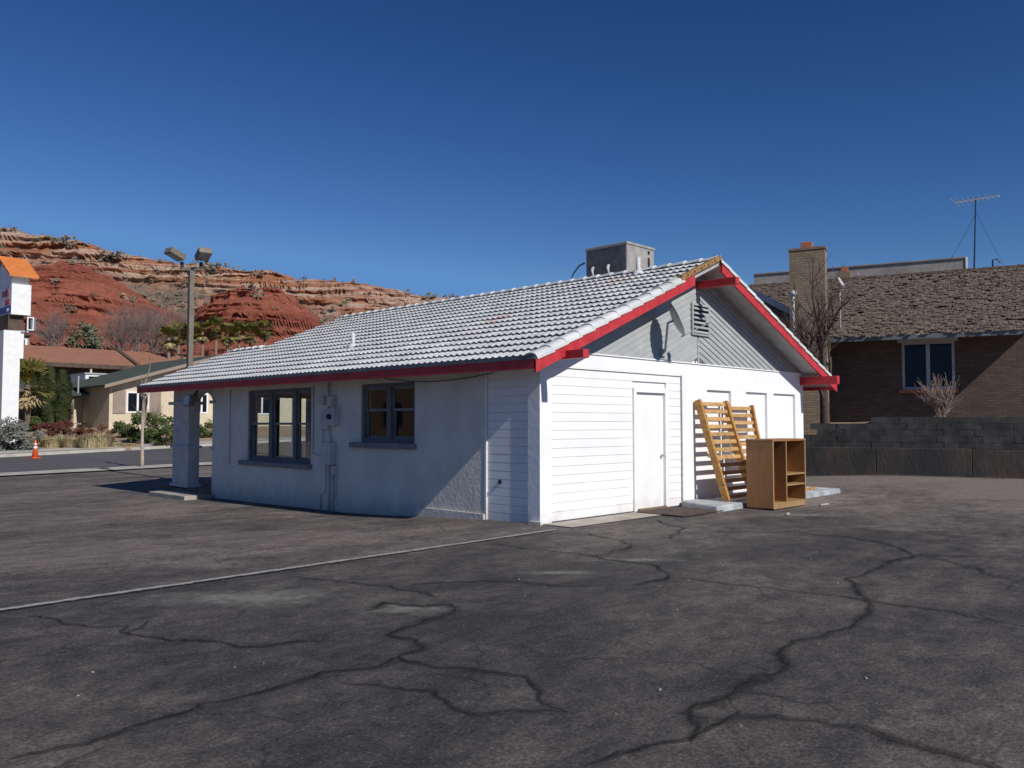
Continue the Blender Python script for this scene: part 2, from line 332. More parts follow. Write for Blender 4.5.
# ------------------------------------------------------------------ terrain
def lerp_tab(tab, x):
    if x <= tab[0][0]: return tab[0][1]
    for (a, p), (b, q) in zip(tab, tab[1:]):
        if x <= b: return p + (q - p) * (x - a) / (b - a)
    return tab[-1][1]
HV = [(-9,0),(1,0),(5,-.2),(12,-.28),(27,-.345),(41,-.30),(43,-.2),(56,.85),(80,1.6),(110,3)]
TV = [(5,0),(12,.006),(27,.0155),(41,.033),(56,.02),(80,0)]
def gz(u, v): return lerp_tab(HV, v) + lerp_tab(TV, v) * max(-25, min(25, u))
def sheet(name, us, vs_, dz, mat):
    b = MB(); n = len(vs_)
    b.v = [(u, v, gz(u, v) + dz) for u in us for v in vs_]
    b.f = [(i*n+j, (i+1)*n+j, (i+1)*n+j+1, i*n+j+1) for i in range(len(us)-1) for j in range(n-1)]
    return struct(b.build(name, mat, smooth=True))
def fr(a, b, st): 
    n = max(1, round((b - a) / st)); return [a + (b - a) * i / n for i in range(n + 1)]
sheet('ground', [-3000,-800,-200] + fr(-60,60,2) + [200,800,3000], [-3000,-800,-200] + fr(-60,112,2) + [200,800,3000], -.05, M['desert'])
lot = sheet('parking_lot', fr(-90,24,1.5), fr(-60,25.4,1.0), 0, M['asphalt'])
sheet('pavement', fr(-45,60,1.5), [25.4,26.4,27.4], .05, M['kerb'])
road = sheet('street', fr(-45,60,1.5), fr(27.4,40.9,1.35), 0, M['road'])
b = MB()
us = fr(-45,60,1.5)
for u0, u1 in zip(us, us[1:]):
    b.hexa([(u0,40.9,gz(u0,41)-.1),(u1,40.9,gz(u1,41)-.1),(u1,41.15,gz(u1,41)-.1),(u0,41.15,gz(u0,41)-.1),(u0,40.9,gz(u0,41)+.16),(u1,40.9,gz(u1,41)+.16),(u1,41.15,gz(u1,41)+.16),(u0,41.15,gz(u0,41)+.16)])
struct(b.build('kerb', M['kerb']))
sheet('far_pavement', fr(-45,60,1.5), [41.15,42,43], .17, M['kerb'])
sheet('verge', fr(-45,60,1.5), fr(43,58,1), .1, M['dirt'])

def unproj(x, y, z0=0.0):
    yaw = R(44.27); pt = R(2.70); Cc = Vector((-9.687,-8.829,1.6))
    h = Vector((math.cos(yaw), math.sin(yaw), 0)); Rt = Vector((math.sin(yaw), -math.cos(yaw), 0)); Z = Vector((0,0,1))
    F = h * math.cos(pt) + Z * math.sin(pt); U = Z * math.cos(pt) - h * math.sin(pt)
    r = F + Rt * ((x - 512) / 828) + U * ((384 - y) / 828); return Cc + r * ((z0 - 1.6) / r.z)
def ribbon(b, pts, w0, seed, dz, jitter=.13, step=.12, rough=.7):
    """strip on the ground; UV.x is 1 in the middle and 0 at the rim"""
    P = []
    for p, q in zip(pts, pts[1:]):
        L = (q - p).length; n = max(1, int(L / step))
        for i in range(n): P.append(p.lerp(q, i / n))
    P.append(pts[-1]); m = len(P)
    if b.uv is None: b.uv = []
    for k in range(m):
        jit = (noise.noise_vector(Vector((P[k].x * 2.2, P[k].y * 2.2, 1.7))) + noise.noise_vector(Vector((P[k].x * 7, P[k].y * 7, 4.1))) * .4 + noise.noise_vector(Vector((P[k].x * 19, P[k].y * 19, 2.2))) * .16) * jitter
        P[k] = P[k] + Vector((jit.x, jit.y, 0))
    i0 = len(b.v)
    for k in range(m):
        d = P[min(k+1,m-1)] - P[max(k-1,0)]; d.normalize(); nn = Vector((-d.y, d.x, 0))
        wv = w0 * (1 - rough * .5 + rough * 1.6 * abs(noise.noise(Vector((P[k].x * 1.3, P[k].y * 1.3, seed * 3))))) * (min(1, (k + 1) / 4, (m - k) / 4))
        for s_, uu in ((-1, 0), (0, 1), (1, 0)):
            q = P[k] + nn * wv * s_; b.v.append((q.x, q.y, gz(q.x, q.y) + dz)); b.uv.append((uu, k * .1))
    for k in range(m - 1):
        for j in (0, 1):
            a = i0 + k * 3 + j; b.f.append((a, a + 1, a + 4, a + 3))
cr = [[(31,615),(83,627),(121,628),(133,635),(179,638),(239,647),(266,647),(332,640)],
 [(370,611),(385,603),(430,606),(452,605),(459,609),(448,617),(407,622),(385,634),(407,641),(417,652),(411,658)],
 [(411,658),(370,667),(332,676),(292,689),(212,706),(143,723),(83,743),(10,761)],
 [(411,658),(440,668),(480,673),(520,682),(540,695),(560,705),(578,714)],[(578,714),(490,718),(470,708),(440,695),(400,688),(340,686)],
 [(300,578),(359,583),(422,591),(441,598)],[(415,587),(489,580),(556,587),(615,587),(671,579),(675,574),(656,567),(597,557),(485,544)],
 [(580,533),(620,540),(632,546),(597,557)],
 [(917,555),(902,559),(872,570),(852,579),(850,591),(865,600),(865,615),(842,628),(805,641),(797,654),(764,673),(711,709),(685,735)],
 [(917,555),(899,549),(850,538),(790,532),(715,532)],[(917,555),(960,557),(1022,557)],
 [(640,583),(677,577),(745,586),(797,592),(850,598),(876,602),(925,609),(1022,624)],
 [(704,729),(745,720),(797,724),(865,731),(917,746),(1015,765)],[(659,520),(681,529),(670,540)],[(827,536),(940,532),(1022,535)],
 [(704,729),(640,745),(560,765)],[(133,635),(150,622)],[(917,555),(980,572),(1022,582)]]
wid = [x * 1.1 for x in (.05,.10,.08,.06,.06,.05,.045,.05,.075,.05,.045,.055,.07,.05,.04,.04,.04,.04)]
b = MB()
for k, (c_, w_) in enumerate(zip(cr, wid)): ribbon(b, [unproj(*p) for p in c_], w_, k + 1.3, .004 + .0004 * k, step=.06, rough=1)
b.build('sealed_crack', M['crack'], lot, kind='stuff')
b = MB()
for k, (c_, w_) in enumerate(zip(cr, wid)): ribbon(b, [unproj(*p) for p in c_], .014 + .08 * w_, k + 5.3, .0125 + .0004 * k, step=.025, rough=1.2)
b.build('open_crack', M['crack_core'], lot, kind='stuff')
b = MB(); ribbon(b, [Vector((-16,-.80,0)), Vector((-7.6,-.76,0)), Vector((-1.0,-.66,0)), Vector((-.3,-.62,0))], .095, 9.1, .021, jitter=.012, rough=.35)
b.build('painted_line', M['paint_line'], lot)
b = MB(); b.uv = []
for (cx_, cy_, rx_, ry_) in ((408,609,.55,.3),(255,598,1.3,.55),(640,560,.9,.25),(560,573,.7,.2),(800,515,1.2,.4)):
    c0 = unproj(cx_, cy_); i0 = len(b.v); b.v.append((c0.x, c0.y, .002)); b.uv.append((1, 0)); n = 22
    for j in range(n):
        a = 2 * math.pi * j / n; r_ = 1 + .3 * noise.noise(Vector((math.cos(a) * 1.5, math.sin(a) * 1.5, cx_)))
        dx, dy = math.cos(a) * rx_ * r_, math.sin(a) * ry_ * r_
        q = (c0.x + dx * .7 + dy * .7, c0.y - dx * .7 + dy * .7); b.v.append((q[0], q[1], .002)); b.uv.append((0, 0))
    b.f += [(i0, i0 + 1 + j, i0 + 1 + (j + 1) % n) for j in range(n)]
b.build('worn_patch', M['pale_patch'], lot, kind='stuff')
# gravel crumbs lying on the lot
b = MB()
for k in range(90):
    u = rnd.uniform(-8, 12); v = rnd.uniform(-7, 0); s_ = rnd.uniform(.003, .009)
    if v > -.6 and u > -1: v -= 1.2
    b.hexa([(u + a * s_ * rnd.uniform(.6,1.2), v + c * s_ * rnd.uniform(.6,1.2), gz(u, v) + .001 + e * s_ * rnd.uniform(.8,1.5)) for e in (0, 1) for a, c in ((-1,-1),(1,-1),(1,1),(-1,1))])
o = b.build('loose_gravel', M['concrete']); tag(o, 'tiny pale gravel crumbs scattered over the dark asphalt', 'gravel', kind='stuff')

# ================================================================== the white building
W_, L_ = 9.33, 11.15
SL = .415; ZD = 2.48           # soffit plane: z = ZD + SL*(u+.64)
def sof(u): return ZD + SL * (min(u, W_ - u) + .64)
B = thing('white_building', (0,0,0), 'white stucco building with grey tiled gable roof and red trim on the asphalt lot', 'building')
sa = math.atan(SL)
# --- gable wall (facing the sun)
b = MB(); z0 = -.3
b.prism([(0,.06,z0),(W_,.06,z0),(W_,.06,sof(W_)),(W_/2,.06,sof(W_/2)),(0,.06,sof(0))], (0,.2,0))
for u0, u1, za, zb in ((0,.28,z0,2.77),(4.08,5.0,z0,2.77),(5.95,6.59,.9,2.27),(7.53,7.84,.9,2.27),(8.91,W_,.9,2.27),(5.0,W_,2.27,2.77),(5.0,W_,z0,.9),(.28,4.08,2.53,2.77)):
    b.box(u0, u1, 0, .0605, za, zb)
gw = b.build('gable_wall', M['stucco_smooth'], B)
# siding on the gable wall, either side of the door
z = 0.02; k = 0
while z < 2.52:
    h = min(.146, 2.53 - z)
    for u0, u1 in ((.28, 2.50), (3.58, 4.08)) if z < 2.24 else ((.28, 4.08),):
        b = MB(); b.prism([(u0,.045,z+.004),(u0,.0245+.002*rnd.random(),z+.005),(u0,.0275,z+h),(u0,.045,z+h)], (u1-u0-.001,0,0))
        b.build('siding_board', M['board_white'], gw)
    z += .146
b = MB(); b.box(2.50,2.585,-.012,.05,0,2.24); b.box(3.495,3.58,-.012,.05,0,2.24); b.box(2.585,3.495,-.012,.05,2.16,2.24)
b.build('door_frame', M['board_white'], B)
b = MB(); b.box(2.585,3.495,.048,.0585,.05,2.16)
for (a0, a1, c0, c1) in ((.1,.4,.2,.8),(.5,.8,.2,.8),(.1,.4,.95,1.55),(.5,.8,.95,1.55),(.1,.4,1.7,1.98),(.5,.8,1.7,1.98)):
    for q in ((a0,a1,c0,c0+.02),(a0,a1,c1-.02,c1),(a0,a0+.02,c0+.02,c1-.02),(a1-.02,a1,c0+.02,c1-.02)): b.box(2.585+q[0],2.585+q[1],.0462,.0485,q[2],q[3])
dr = b.build('door', M['board_white'], B)
b = MB(); b.lathe((0,0,0), [(.012,0),(.012,.03),(.03,.04),(.03,.06),(.015,.07)], 10)
b.v = [(3.42+x, .043 - zz, 1.0 + y) for x, y, zz in b.v]; b.build('door_knob', M['metal_grey'], dr, smooth=True)
bx(2.585,3.495,-.05,.0484,-.02,.05).build('threshold', M['deck'], dr)
bx(.24,4.08,.001,.02,2.505,2.53).build('trim', M['board_white'], gw)
bx(4.065,4.085,-.008,.02,.12,2.53).build('trim', M['soffit'], gw)
bx(.86,9.28,-.025,0,2.765,2.785).build('trim', M['board_white'], gw)
# grey boards of the gable triangle, parallel to the rakes
gp = bx(4.635,4.695,-.022,-.003,2.79,3.28).build('centre_batten', M['grey_board'], gw)
bx(4.635,4.695,-.022,-.003,4.0,sof(4.66)-.02).build('centre_batten', M['grey_board'], gw)
bh = .118
for side in (0, 1):
    i = 0
    while True:
        top0 = sof(W_/2) - .01 - i * bh; bot0 = top0 - bh + .004
        if bot0 < 2.79: break
        def uu(zc, z): return W_/2 - (zc - z) / SL   # where line through (centre, zc) falls to z
        zb = 2.785
        p = [(W_/2-.03, top0), (max(0.02,uu(top0, zb)), max(zb, top0 - SL*(W_/2-.02))), (max(0.02,uu(bot0, zb)), max(zb, bot0 - SL*(W_/2-.02))), (W_/2-.03, bot0)]
        if side: p = [(W_ - a, c) for a, c in p]
        lo_ = .016
        b = MB(); i0 = 0
        fr_ = [(a, (-.004 - (0 if j in (0, 1) else lo_)), c) for j, (a, c) in enumerate(p)]
        bk = [(a, .059, c) for a, c in p]
        b.v = fr_ + bk; b.f = [(0,1,2,3),(7,6,5,4),(0,4,5,1),(1,5,6,2),(2,6,7,3),(3,7,4,0)]
        b.build('gable_board', M['grey_board'], gw); i += 1
# vent
V = [4.40, 5.06, 3.34, 3.97]
b = MB(); 
for q in ((V[0],V[0]+.05,V[2],V[3]),(V[1]-.05,V[1],V[2],V[3]),(V[0]+.05,V[1]-.05,V[2],V[2]+.04),(V[0]+.05,V[1]-.05,V[3]-.04,V[3])): b.box(q[0],q[1],-.055,-.023,q[2],q[3])
ve = b.build('gable_vent', M['grey_board'], gw)
bx(V[0]+.05,V[1]-.05,-.030,-.0235,V[2]+.04,V[3]-.04).build('vent_opening', M['dark'], gw)
for k in range(6):
    z = V[2] + .05 + k * .093
    b = MB(); b.prism([(V[0]+.05,-.075,z),(V[0]+.05,-.07,z-.01),(V[0]+.05,-.034,z+.03),(V[0]+.05,-.034,z+.042)], (V[1]-V[0]-.1,0,0)); b.build('slat', M['grey_board'], gw)
# --- long shaded wall with two windows
wa = (3.11, 4.80, 1.22, 2.37); wb = (6.60, 9.34, .72, 2.37)
b = MB(); ZT = 2.745
b.box(.05,.25,.26,1.21,z0,2.5); b.box(0,.25,.26,1.21,2.5,ZT)
b.box(0,.25,1.21,wa[0],z0,ZT)
b.box(0,.25,wa[0],wa[1],z0,wa[2]); b.box(0,.25,wa[0],wa[1],wa[3],ZT); b.box(0,.25,wa[1],wb[0],z0,ZT)
b.box(0,.25,wb[0],wb[1],z0,wb[2]); b.box(0,.25,wb[0],wb[1],wb[3],ZT); b.box(0,.25,wb[1],L_,z0,ZT)
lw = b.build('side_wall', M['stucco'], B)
z = -.02
while z < 2.49:
    h = min(.138, 2.5 - z); b = MB(); e_ = .0245 + .0015 * rnd.random()
    b.prism([(.05,.262,z),(e_,.262,z+.004),(.0262,.262,z+h),(.05,.262,z+h)], (0,.944,0)); b.build('siding_board', M['board_white'], lw); z += .138
bx(-.006,.05,1.212,1.25,-.06,2.5).build('trim', M['board_white'], lw)
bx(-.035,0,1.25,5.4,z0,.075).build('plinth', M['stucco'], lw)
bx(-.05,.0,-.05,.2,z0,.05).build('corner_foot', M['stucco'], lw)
# rear, far side and street walls, floor and ceiling of the hollow building
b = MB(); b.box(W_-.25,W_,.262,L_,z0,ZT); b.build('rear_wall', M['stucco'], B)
b = MB(); b.box(.25,.7,L_-.2,L_,z0,ZT); b.box(3.9,W_-.25,L_-.2,L_,z0,ZT); b.box(.7,3.9,L_-.2,L_,z0,.6); b.box(.7,3.9,L_-.2,L_,2.35,ZT)
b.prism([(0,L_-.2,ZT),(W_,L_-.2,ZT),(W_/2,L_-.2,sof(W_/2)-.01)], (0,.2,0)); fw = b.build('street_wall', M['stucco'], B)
b = MB()
for u0 in (.7, 1.72, 2.78, 3.82): b.box(u0,u0+.08,L_-.14,L_-.06,.6,2.35)
b.box(.78,3.82,L_-.13,L_-.07,.6,.68); b.box(.78,3.82,L_-.13,L_-.07,2.27,2.35)
f_ = b.build('window', M['grey_dark'], B)
bx(.75,3.85,L_-.105,L_-.095,.62,2.32).build('pane', M['glass'], f_)
bx(.25,W_-.25,.26,L_-.2,-.2,-.02).build('floor', M['interior'], B)
bx(.25,W_-.25,.26,L_-.2,2.55,2.6).build('ceiling', M['interior'], B)
bx(6.0,6.1,.26,L_-.2,-.02,2.55).build('inner_wall', M['interior'], B)
bx(.25,6.0,5.55,5.65,-.02,2.55).build('inner_wall', M['interior'], B)
def sash_window(v0, v1, zb, zt, mull, rail, nm):
    b = MB(); f = .075
    b.box(.03,.14,v0,v0+f,zb,zt); b.box(.03,.14,v1-f,v1,zb,zt); b.box(.03,.14,v0+f,v1-f,zt-f,zt); b.box(.03,.14,v0+f,v1-f,zb,zb+f)
    for m_ in mull: b.box(.02,.15,m_-.07,m_+.07,zb+f,zt-f)
    wn = b.build('window', M['grey_dark'], B)
    ed = [v0 + f] + [x for m_ in mull for x in (m_-.07, m_+.07)] + [v1 - f]
    for a, c in zip(ed[::2], ed[1::2]):
        b = MB(); s = .045
        for (x0, x1, za, zc) in ((.06,.09,rail,zt-f),(.095,.125,zb+f,rail+.045)):
            b.box(x0,x1,a,a+s,za,zc); b.box(x0,x1,c-s,c,za,zc); b.box(x0,x1,a+s,c-s,za,za+.05); b.box(x0,x1,a+s,c-s,zc-.045,zc)
        b.build('sash', M['sill'], wn)
        bx(.073,.077,a+s,c-s,rail+.05,zt-f-.045).build('pane', M['glass'], wn)
        bx(.108,.112,a+s,c-s,zb+f+.05,rail).build('pane', M['glass'], wn)
    bx(-.10,.10,v0-.05,v1+.28,zb-.105,zb-.002).build('sill', M['sill'], wn, bevel=.008)
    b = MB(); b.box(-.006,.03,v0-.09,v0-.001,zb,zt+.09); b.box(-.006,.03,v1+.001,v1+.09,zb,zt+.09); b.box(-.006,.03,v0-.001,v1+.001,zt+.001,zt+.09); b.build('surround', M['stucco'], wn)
sash_window(*wa[:2], wa[2], wa[3], [3.93], 1.83, 'a')
sash_window(*wb[:2], wb[2], wb[3], [7.31, 8.34], 1.56, 'b')
# --- porch at the street end
b = MB(); b.box(-.0,.30,12.5,13.45,-.0,2.09); b.box(-.05,.35,12.45,13.5,-.12,.0)
pier = b.build('porch_pier', M['stucco_grey'], B)
b = MB(); b.box(-.10,.40,12.40,13.55,2.09,2.17); b.box(-.05,.35,12.45,13.5,.93,1.0); b.build('moulding', M['stucco_grey'], pier)
b = MB(); b.box(-.06,.3,11.0,11.22,2.09,2.17); b.box(-.05,.28,11.05,11.2,.93,1.0); b.build('moulding', M['stucco_grey'], pier)
n = 14; arc = [(0, 11.15 + .675 - .675 * math.cos(math.pi * k / n), 2.12 + .30 * math.sin(math.pi * k / n)) for k in range(n + 1)]
b = MB()
for p_, q_ in zip(arc, arc[1:]): b.prism([p_, q_, (0, q_[1], ZT), (0, p_[1], ZT)], (.3,0,0))
b.box(0,.3,12.5,13.45,2.17,ZT); b.build('arch', M['stucco_grey'], pier)
b = MB(); b.box(4.1,4.5,12.5,13.45,-.1,2.6); b.build('porch_pier', M['stucco_grey'], B)
bx(-.05,4.7,11.16,13.9,-.4,-.09).build('porch_floor', M['deck'], B)
bx(-.78,-.06,10.95,13.05,-.4,-.175).build('porch_step', M['concrete'], B, bevel=.012)
# --- roof
rf = MB()
VE, VP, UP = 12.34, 14.22, 2.04   # main roof end, porch roof end, porch ridge
T = .075
def plane(b, u0, u1, v0, v1, flip=False):
    P = [(u0, v0, ZD + SL*(u0+.64)), (u1, v0, ZD + SL*(u1+.64)), (u1, v1, ZD + SL*(u1+.64)), (u0, v1, ZD + SL*(u0+.64))]
    if flip: P = [(W_ - a, c, d) for a, c, d in P]
    b.hexa(P + [(x, y, z + T) for x, y, z in P])
plane(rf, -.64, W_/2, -.5, VE); plane(rf, -.64, W_/2, -.5, VE, True); plane(rf, -.64, UP, VE, VP)
ph = ZD + SL * (UP + .64)
P = [(UP, L_+.2, ph), (2*UP+.64, L_+.2, ZD), (2*UP+.64, VP, ZD), (UP, VP, ph)]
rf.hexa(P + [(x, y, z + T) for x, y, z in P])
roof = rf.build('roof', M['soffit'], B)
# porch front gable infill
b = MB(); b.prism([(-.1,13.5,2.55),(2*UP+.1,13.5,2.55),(UP,13.5,ph)], (0,.1,0)); b.build('porch_gable', M['stucco_grey'], B)
b = MB(); b.prism([(1.2,VE-.25,3.2),(W_-.4,VE-.25,2.8),(W_/2,VE-.25,sof(W_/2))], (0,.1,0)); b.build('porch_gable', M['stucco_grey'], B)
bx(-.68,-.64,-.53,VP,2.41,2.55).build('fascia', M['red'], B)
bx(-.69,-.641,-.525,VP,2.551,2.615).build('eave_board', M['edge'], B)
bx(W_+.64,W_+.68,-.53,VE,2.395,2.53).build('fascia', M['red'], B)
def barge(u0, u1, flip):
    pts = [(u0, ZD+SL*(u0+.64)-.115), (u1, ZD+SL*(u1+.64)-.115), (u1, ZD+SL*(u1+.64)+.085), (u0, ZD+SL*(u0+.64)+.085)]
    if flip: pts = [(W_ - a, c) for a, c in pts]
    return MB().prism([(a, -.545, c) for a, c in pts], (0,.04,0))
barge(-.68, 3.72, False).build('barge_board', M['red'], B); barge(-.68, 4.62, True).build('barge_board', M['red'], B)
b = MB(); 
def rz(u): return ZD + SL * (u + .64)
b.prism([(a, -.56, c) for a, c in ((3.25,rz(3.25)+.10),(4.66,rz(4.66)+.10),(4.66,rz(4.66)+.20),(3.25,rz(3.25)+.20))], (0,.1,0)); b.build('bare_rafter', M['wood_raw'], B)
for k in range(5):
    u = 3.45 + k * .24; b = MB(); b.lathe((0,0,0), [(.022,0),(.022,.004)], 8); b.v = [(u+x, -.5645+zz, rz(u)+.15+y) for x, y, zz in b.v]; b.build('nail_hole', M['dark'], B)
def lookout(u, zt, zb, v1=-.9):
    bx(u-.07,u+.07,v1,-.0,zb,zt).build('lookout_beam', M['red'], B, bevel=.006)
lookout(.06, 2.72, 2.59); lookout(W_-.09, 2.69, 2.5); lookout(W_/2, 4.41, 4.27, -.9)
# tiles ------------------------------------------------------------
TW, ROWS = .30, 16; DU = (W_/2 + .62) / ROWS; TL = DU / math.cos(sa)
def tile_mesh(nm, segs=10, w=TW, length=TL + .11):
    b = MB(); hp = lambda s: .016 * (1 - math.cos(4 * math.pi * s)) ; th = .016
    top0, top1, bot0 = [], [], []
    for k in range(segs + 1):
        s = k / segs; y = (s - .5) * (w + .006); h = hp(s)
        top0.append((0, y, .058 + h)); top1.append((length, y, .001 + h)); bot0.append((.004, y, .058 + h - th))
    bot1 = [(x, y, z - th) for x, y, z in top1]
    n = segs + 1; b.v = top0 + top1 + bot0 + bot1 + top0 + bot0
    for k in range(segs):
        b.f.append((k, k + n, k + n + 1, k + 1)); b.f.append((k + 1 + 4*n, k + 1 + 5*n, k + 5*n, k + 4*n)); b.f.append((k + 2*n, k + 1 + 2*n, k + 1 + 3*n, k + 3*n))
    me = bpy.data.meshes.new(nm); me.from_pydata(b.v, [], b.f)
    for p in me.polygons: p.use_smooth = p.index % 3 != 1
    me.materials.append(M['tile']); return me
tm = tile_mesh('roof_tile')
TZ = T + .006
def tile_xf(i, v, flip=False, jit=True):
    u = -.66 + i * DU; z = ZD + SL * (u + .64) + TZ
    a = -sa + (rnd.gauss(0, .006) if jit else 0)
    Mx = Matrix.Translation((u, v, z)) @ Matrix.Rotation(a, 4, 'Y') @ Matrix.Rotation(rnd.gauss(0, .004), 4, 'Z')
    if flip: Mx = Matrix.Translation((W_, 0, 0)) @ Matrix.Scale(-1, 4, (1,0,0)) @ Mx
    return Mx
spots = []
for i in range(ROWS):
    vend = VP if -.66 + i * DU < UP - .1 else VE
    v = -.53 + .22 + TW / 2
    while v < vend - .05:
        dpt = math.hypot(-.66 + i * DU + 9.69, v + 8.83); spots.append((dpt, i, v)); v += TW
spots.sort()
cell = lambda i, v: (ZD + SL * (-.66 + i*DU + .64))
for d_, i, v in spots[:300]:
    o = bpy.data.objects.new('tile', tm); col.objects.link(o); o.parent = roof; o.matrix_local = tile_xf(i, v)
b = MB()
def bake(b, me, Mx):
    i0 = len(b.v); b.v += [tuple(Mx @ q.co) for q in me.vertices]; b.f += [tuple(i0 + j for j in p.vertices) for p in me.polygons]
for d_, i, v in spots[300:]: bake(b, tm, tile_xf(i, v))
o = b.build('tile_field', M['tile'], roof, fix=False, kind='stuff', smooth=False)
for p in o.data.polygons: p.use_smooth = p.index % 3 != 1
b = MB()
for i in range(ROWS):
    v = -.53 + .22 + TW/2
    while v < VE: bake(b, tm, tile_xf(i, v, True)); v += TW
for i in range(8):   # far slope of the porch roof
    v = L_ + .6
    while v < VP:
        Mx = Matrix.Translation((2*UP, 0, 0)) @ Matrix.Scale(-1, 4, (1,0,0)) @ tile_xf(i, v); bake(b, tm, Mx); v += TW
b.build('tile_field', M['tile'], roof, fix=False, kind='stuff')
# rake tiles: rounded angle tiles lapped along the verge
def rake_mesh():
    b = MB(); prof = [(.235,.045),(.18,.07),(.10,.082),(.03,.074),(-.018,.05),(-.035,.0),(-.035,-.03)]; n = len(prof); ln = TL + .05
    for x, dz in ((0, .022), (ln, 0)):
        for y, z in prof: b.v.append((x, y, z + dz))
    for y, z in prof: b.v.append((0, y + (.02 if y < 0 else 0), z + .022 - .024))
    for y, z in prof: b.v.append((0, y, z + .022))
    for k in range(n - 1):
        b.f.append((k, k+1, k+n+1, k+n)); b.f.append((k+3*n, k+2*n, k+2*n+1, k+1+3*n))
    me = bpy.data.meshes.new('rake_tile'); me.from_pydata(b.v, [], b.f)
    for p in me.polygons: p.use_smooth = p.index % 2 == 0
    me.materials.append(M['tile']); return me
rk = rake_mesh()
for i in range(12):
    o = bpy.data.objects.new('rake_tile', rk); col.objects.link(o); o.parent = roof
    o.matrix_local = Matrix.Translation((0, -.53, 0)) @ tile_xf(i, 0)
for i in range(ROWS):
    o = bpy.data.objects.new('rake_tile', rk); col.objects.link(o); o.parent = roof
    o.matrix_local = Matrix.Translation((0, -.53, 0)) @ tile_xf(i, 0, True)
# ridge tiles
def ridge(u, z, v0, v1):
    v = v0
    while v < v1:
        b = MB(); n = 8; l = .42
        for y, r, dz in ((0, .115, .02), (l, .10, 0)):
            for k in range(n + 1):
                a = math.pi * (.06 + .88 * k / n); b.v.append((u + r * 1.15 * math.cos(a), v + y, z + dz + r * .8 * math.sin(a) - .05))
        b.f = [(k, k+1, k+n+2, k+n+1) for k in range(n)] + [tuple(range(2*n + 2, 3*n + 3))]; b.v += b.v[:n + 1]
        b.build('ridge_tile', M['tile'], roof, smooth=True); v += .37
ridge(W_/2, ZD + SL*(W_/2+.64) + T + .06, -.5, VE - .1); ridge(UP, ph + T + .06, VE + .05, VP - .2)
# vent pipes through the roof
for u, v, h, r in ((4.45, 1.27, .40, .05), (1.03, 6.58, .36, .045)):
    b = MB(); z = rz(u) + T; b.tube([(u,v,z-.05),(u,v,z+h)], r, 10); b.lathe((u,v,z-.02), [(.14,0),(.12,.09),(.07,.14)], 10); b.build('vent_pipe', M['tile'], B, smooth=True)
# drooping cable under the eave
b = MB(); b.tube([(-.03, 1.0 + .25*k, 2.44 - .10*math.sin(math.pi*k/12) + .01*k/12) for k in range(13)], .008, 5); b.build('cable', M['dark'], B)
b = MB(); b.lathe((0,0,0), [(.035,0),(.035,.03)], 10); b.v = [(.03-zz, .905+x, .63+y) for x, y, zz in b.v]; b.build('pipe_hole', M['dark'], lw)

# ---- concrete strip, mat, slab in front of the gable
o = sheet('door_walk', fr(.05,2.6,.4), fr(-.62,-.01,.2), .012, M['concrete'])
o = bx(2.45,3.75,-1.05,-.06,.013,.028).build('door_mat', M['mat']); tag(o, 'dark brown door mat lying before the white door', 'mat')
b = MB(); b.hexa([(3.55,-1.05,-.05),(9.25,-.92,-.05),(9.3,-.02,-.05),(4.0,-.01,-.05),(3.57,-1.03,.105),(9.22,-.90,.105),(9.27,-.02,.105),(4.0,-.01,.115)])
o = b.build('concrete_pad', M['concrete_white'], bevel=.02); tag(o, 'low whitewashed concrete pad along the foot of the gable wall', 'concrete pad')

# ---- futon frames leaning on the wall
def futon(u0, u1, vb, zb, vt, zt, nsl, bend, label, bw=.07):
    """two side rails and cross slats; foot at (vb,zb), head at (vt,zt)"""
    t_ = thing('leaning_bed_base', (u0, vb, zb), label, 'futon frame', 'wooden futon frames leaning on the gable wall')
    a = Vector((0, vb, zb)); c = Vector((0, vt, zt)); dirv = (c - a).normalized(); nn = Vector((0, -dirv.z, dirv.y))
    if nn.y > 0: nn = -nn
    def P(u, s):
        p = a.lerp(c, s) + nn * (bend * math.sin(math.pi * s) * -1); return Vector((u, p.y, p.z))
    for u in (u0, u1):
        b = MB(); n = 8
        for k in range(n):
            p, q = P(u, k / n), P(u, (k + 1) / n); b.beam(p, q, .13 if u == u0 else .09, bw, up=(1,0,0))
        b.build('side_rail', M['futon'], t_)
    for k in range(nsl):
        s = .035 + .93 * k / (nsl - 1); p, q = P(u0 + .02, s), P(u1 - .02, s)
        d2 = (P(u0, min(1, s + .01)) - P(u0, s - .01)).normalized()
        MB().beam(p - nn * .012, q - nn * .012, .075, .022, up=nn).build('slat', M['slat'], t_)
    return t_
FU = futon(4.50, 5.56, -.70, .12, -.09, 2.05, 13, 0, 'honey pine slatted futon frame leaning steeply on the white wall, left of the other')
FU2 = futon(5.68, 6.70, -.66, .12, -.06, 1.98, 13, .09, 'curved pine slatted futon back behind the brown cabinet')
o = MB().beam((6.3,-.62,.13),(8.6,-.55,.13),.1,.04).build('loose_plank', M['futon']); tag(o, 'honey coloured plank lying on the pad right of the cabinet', 'plank')
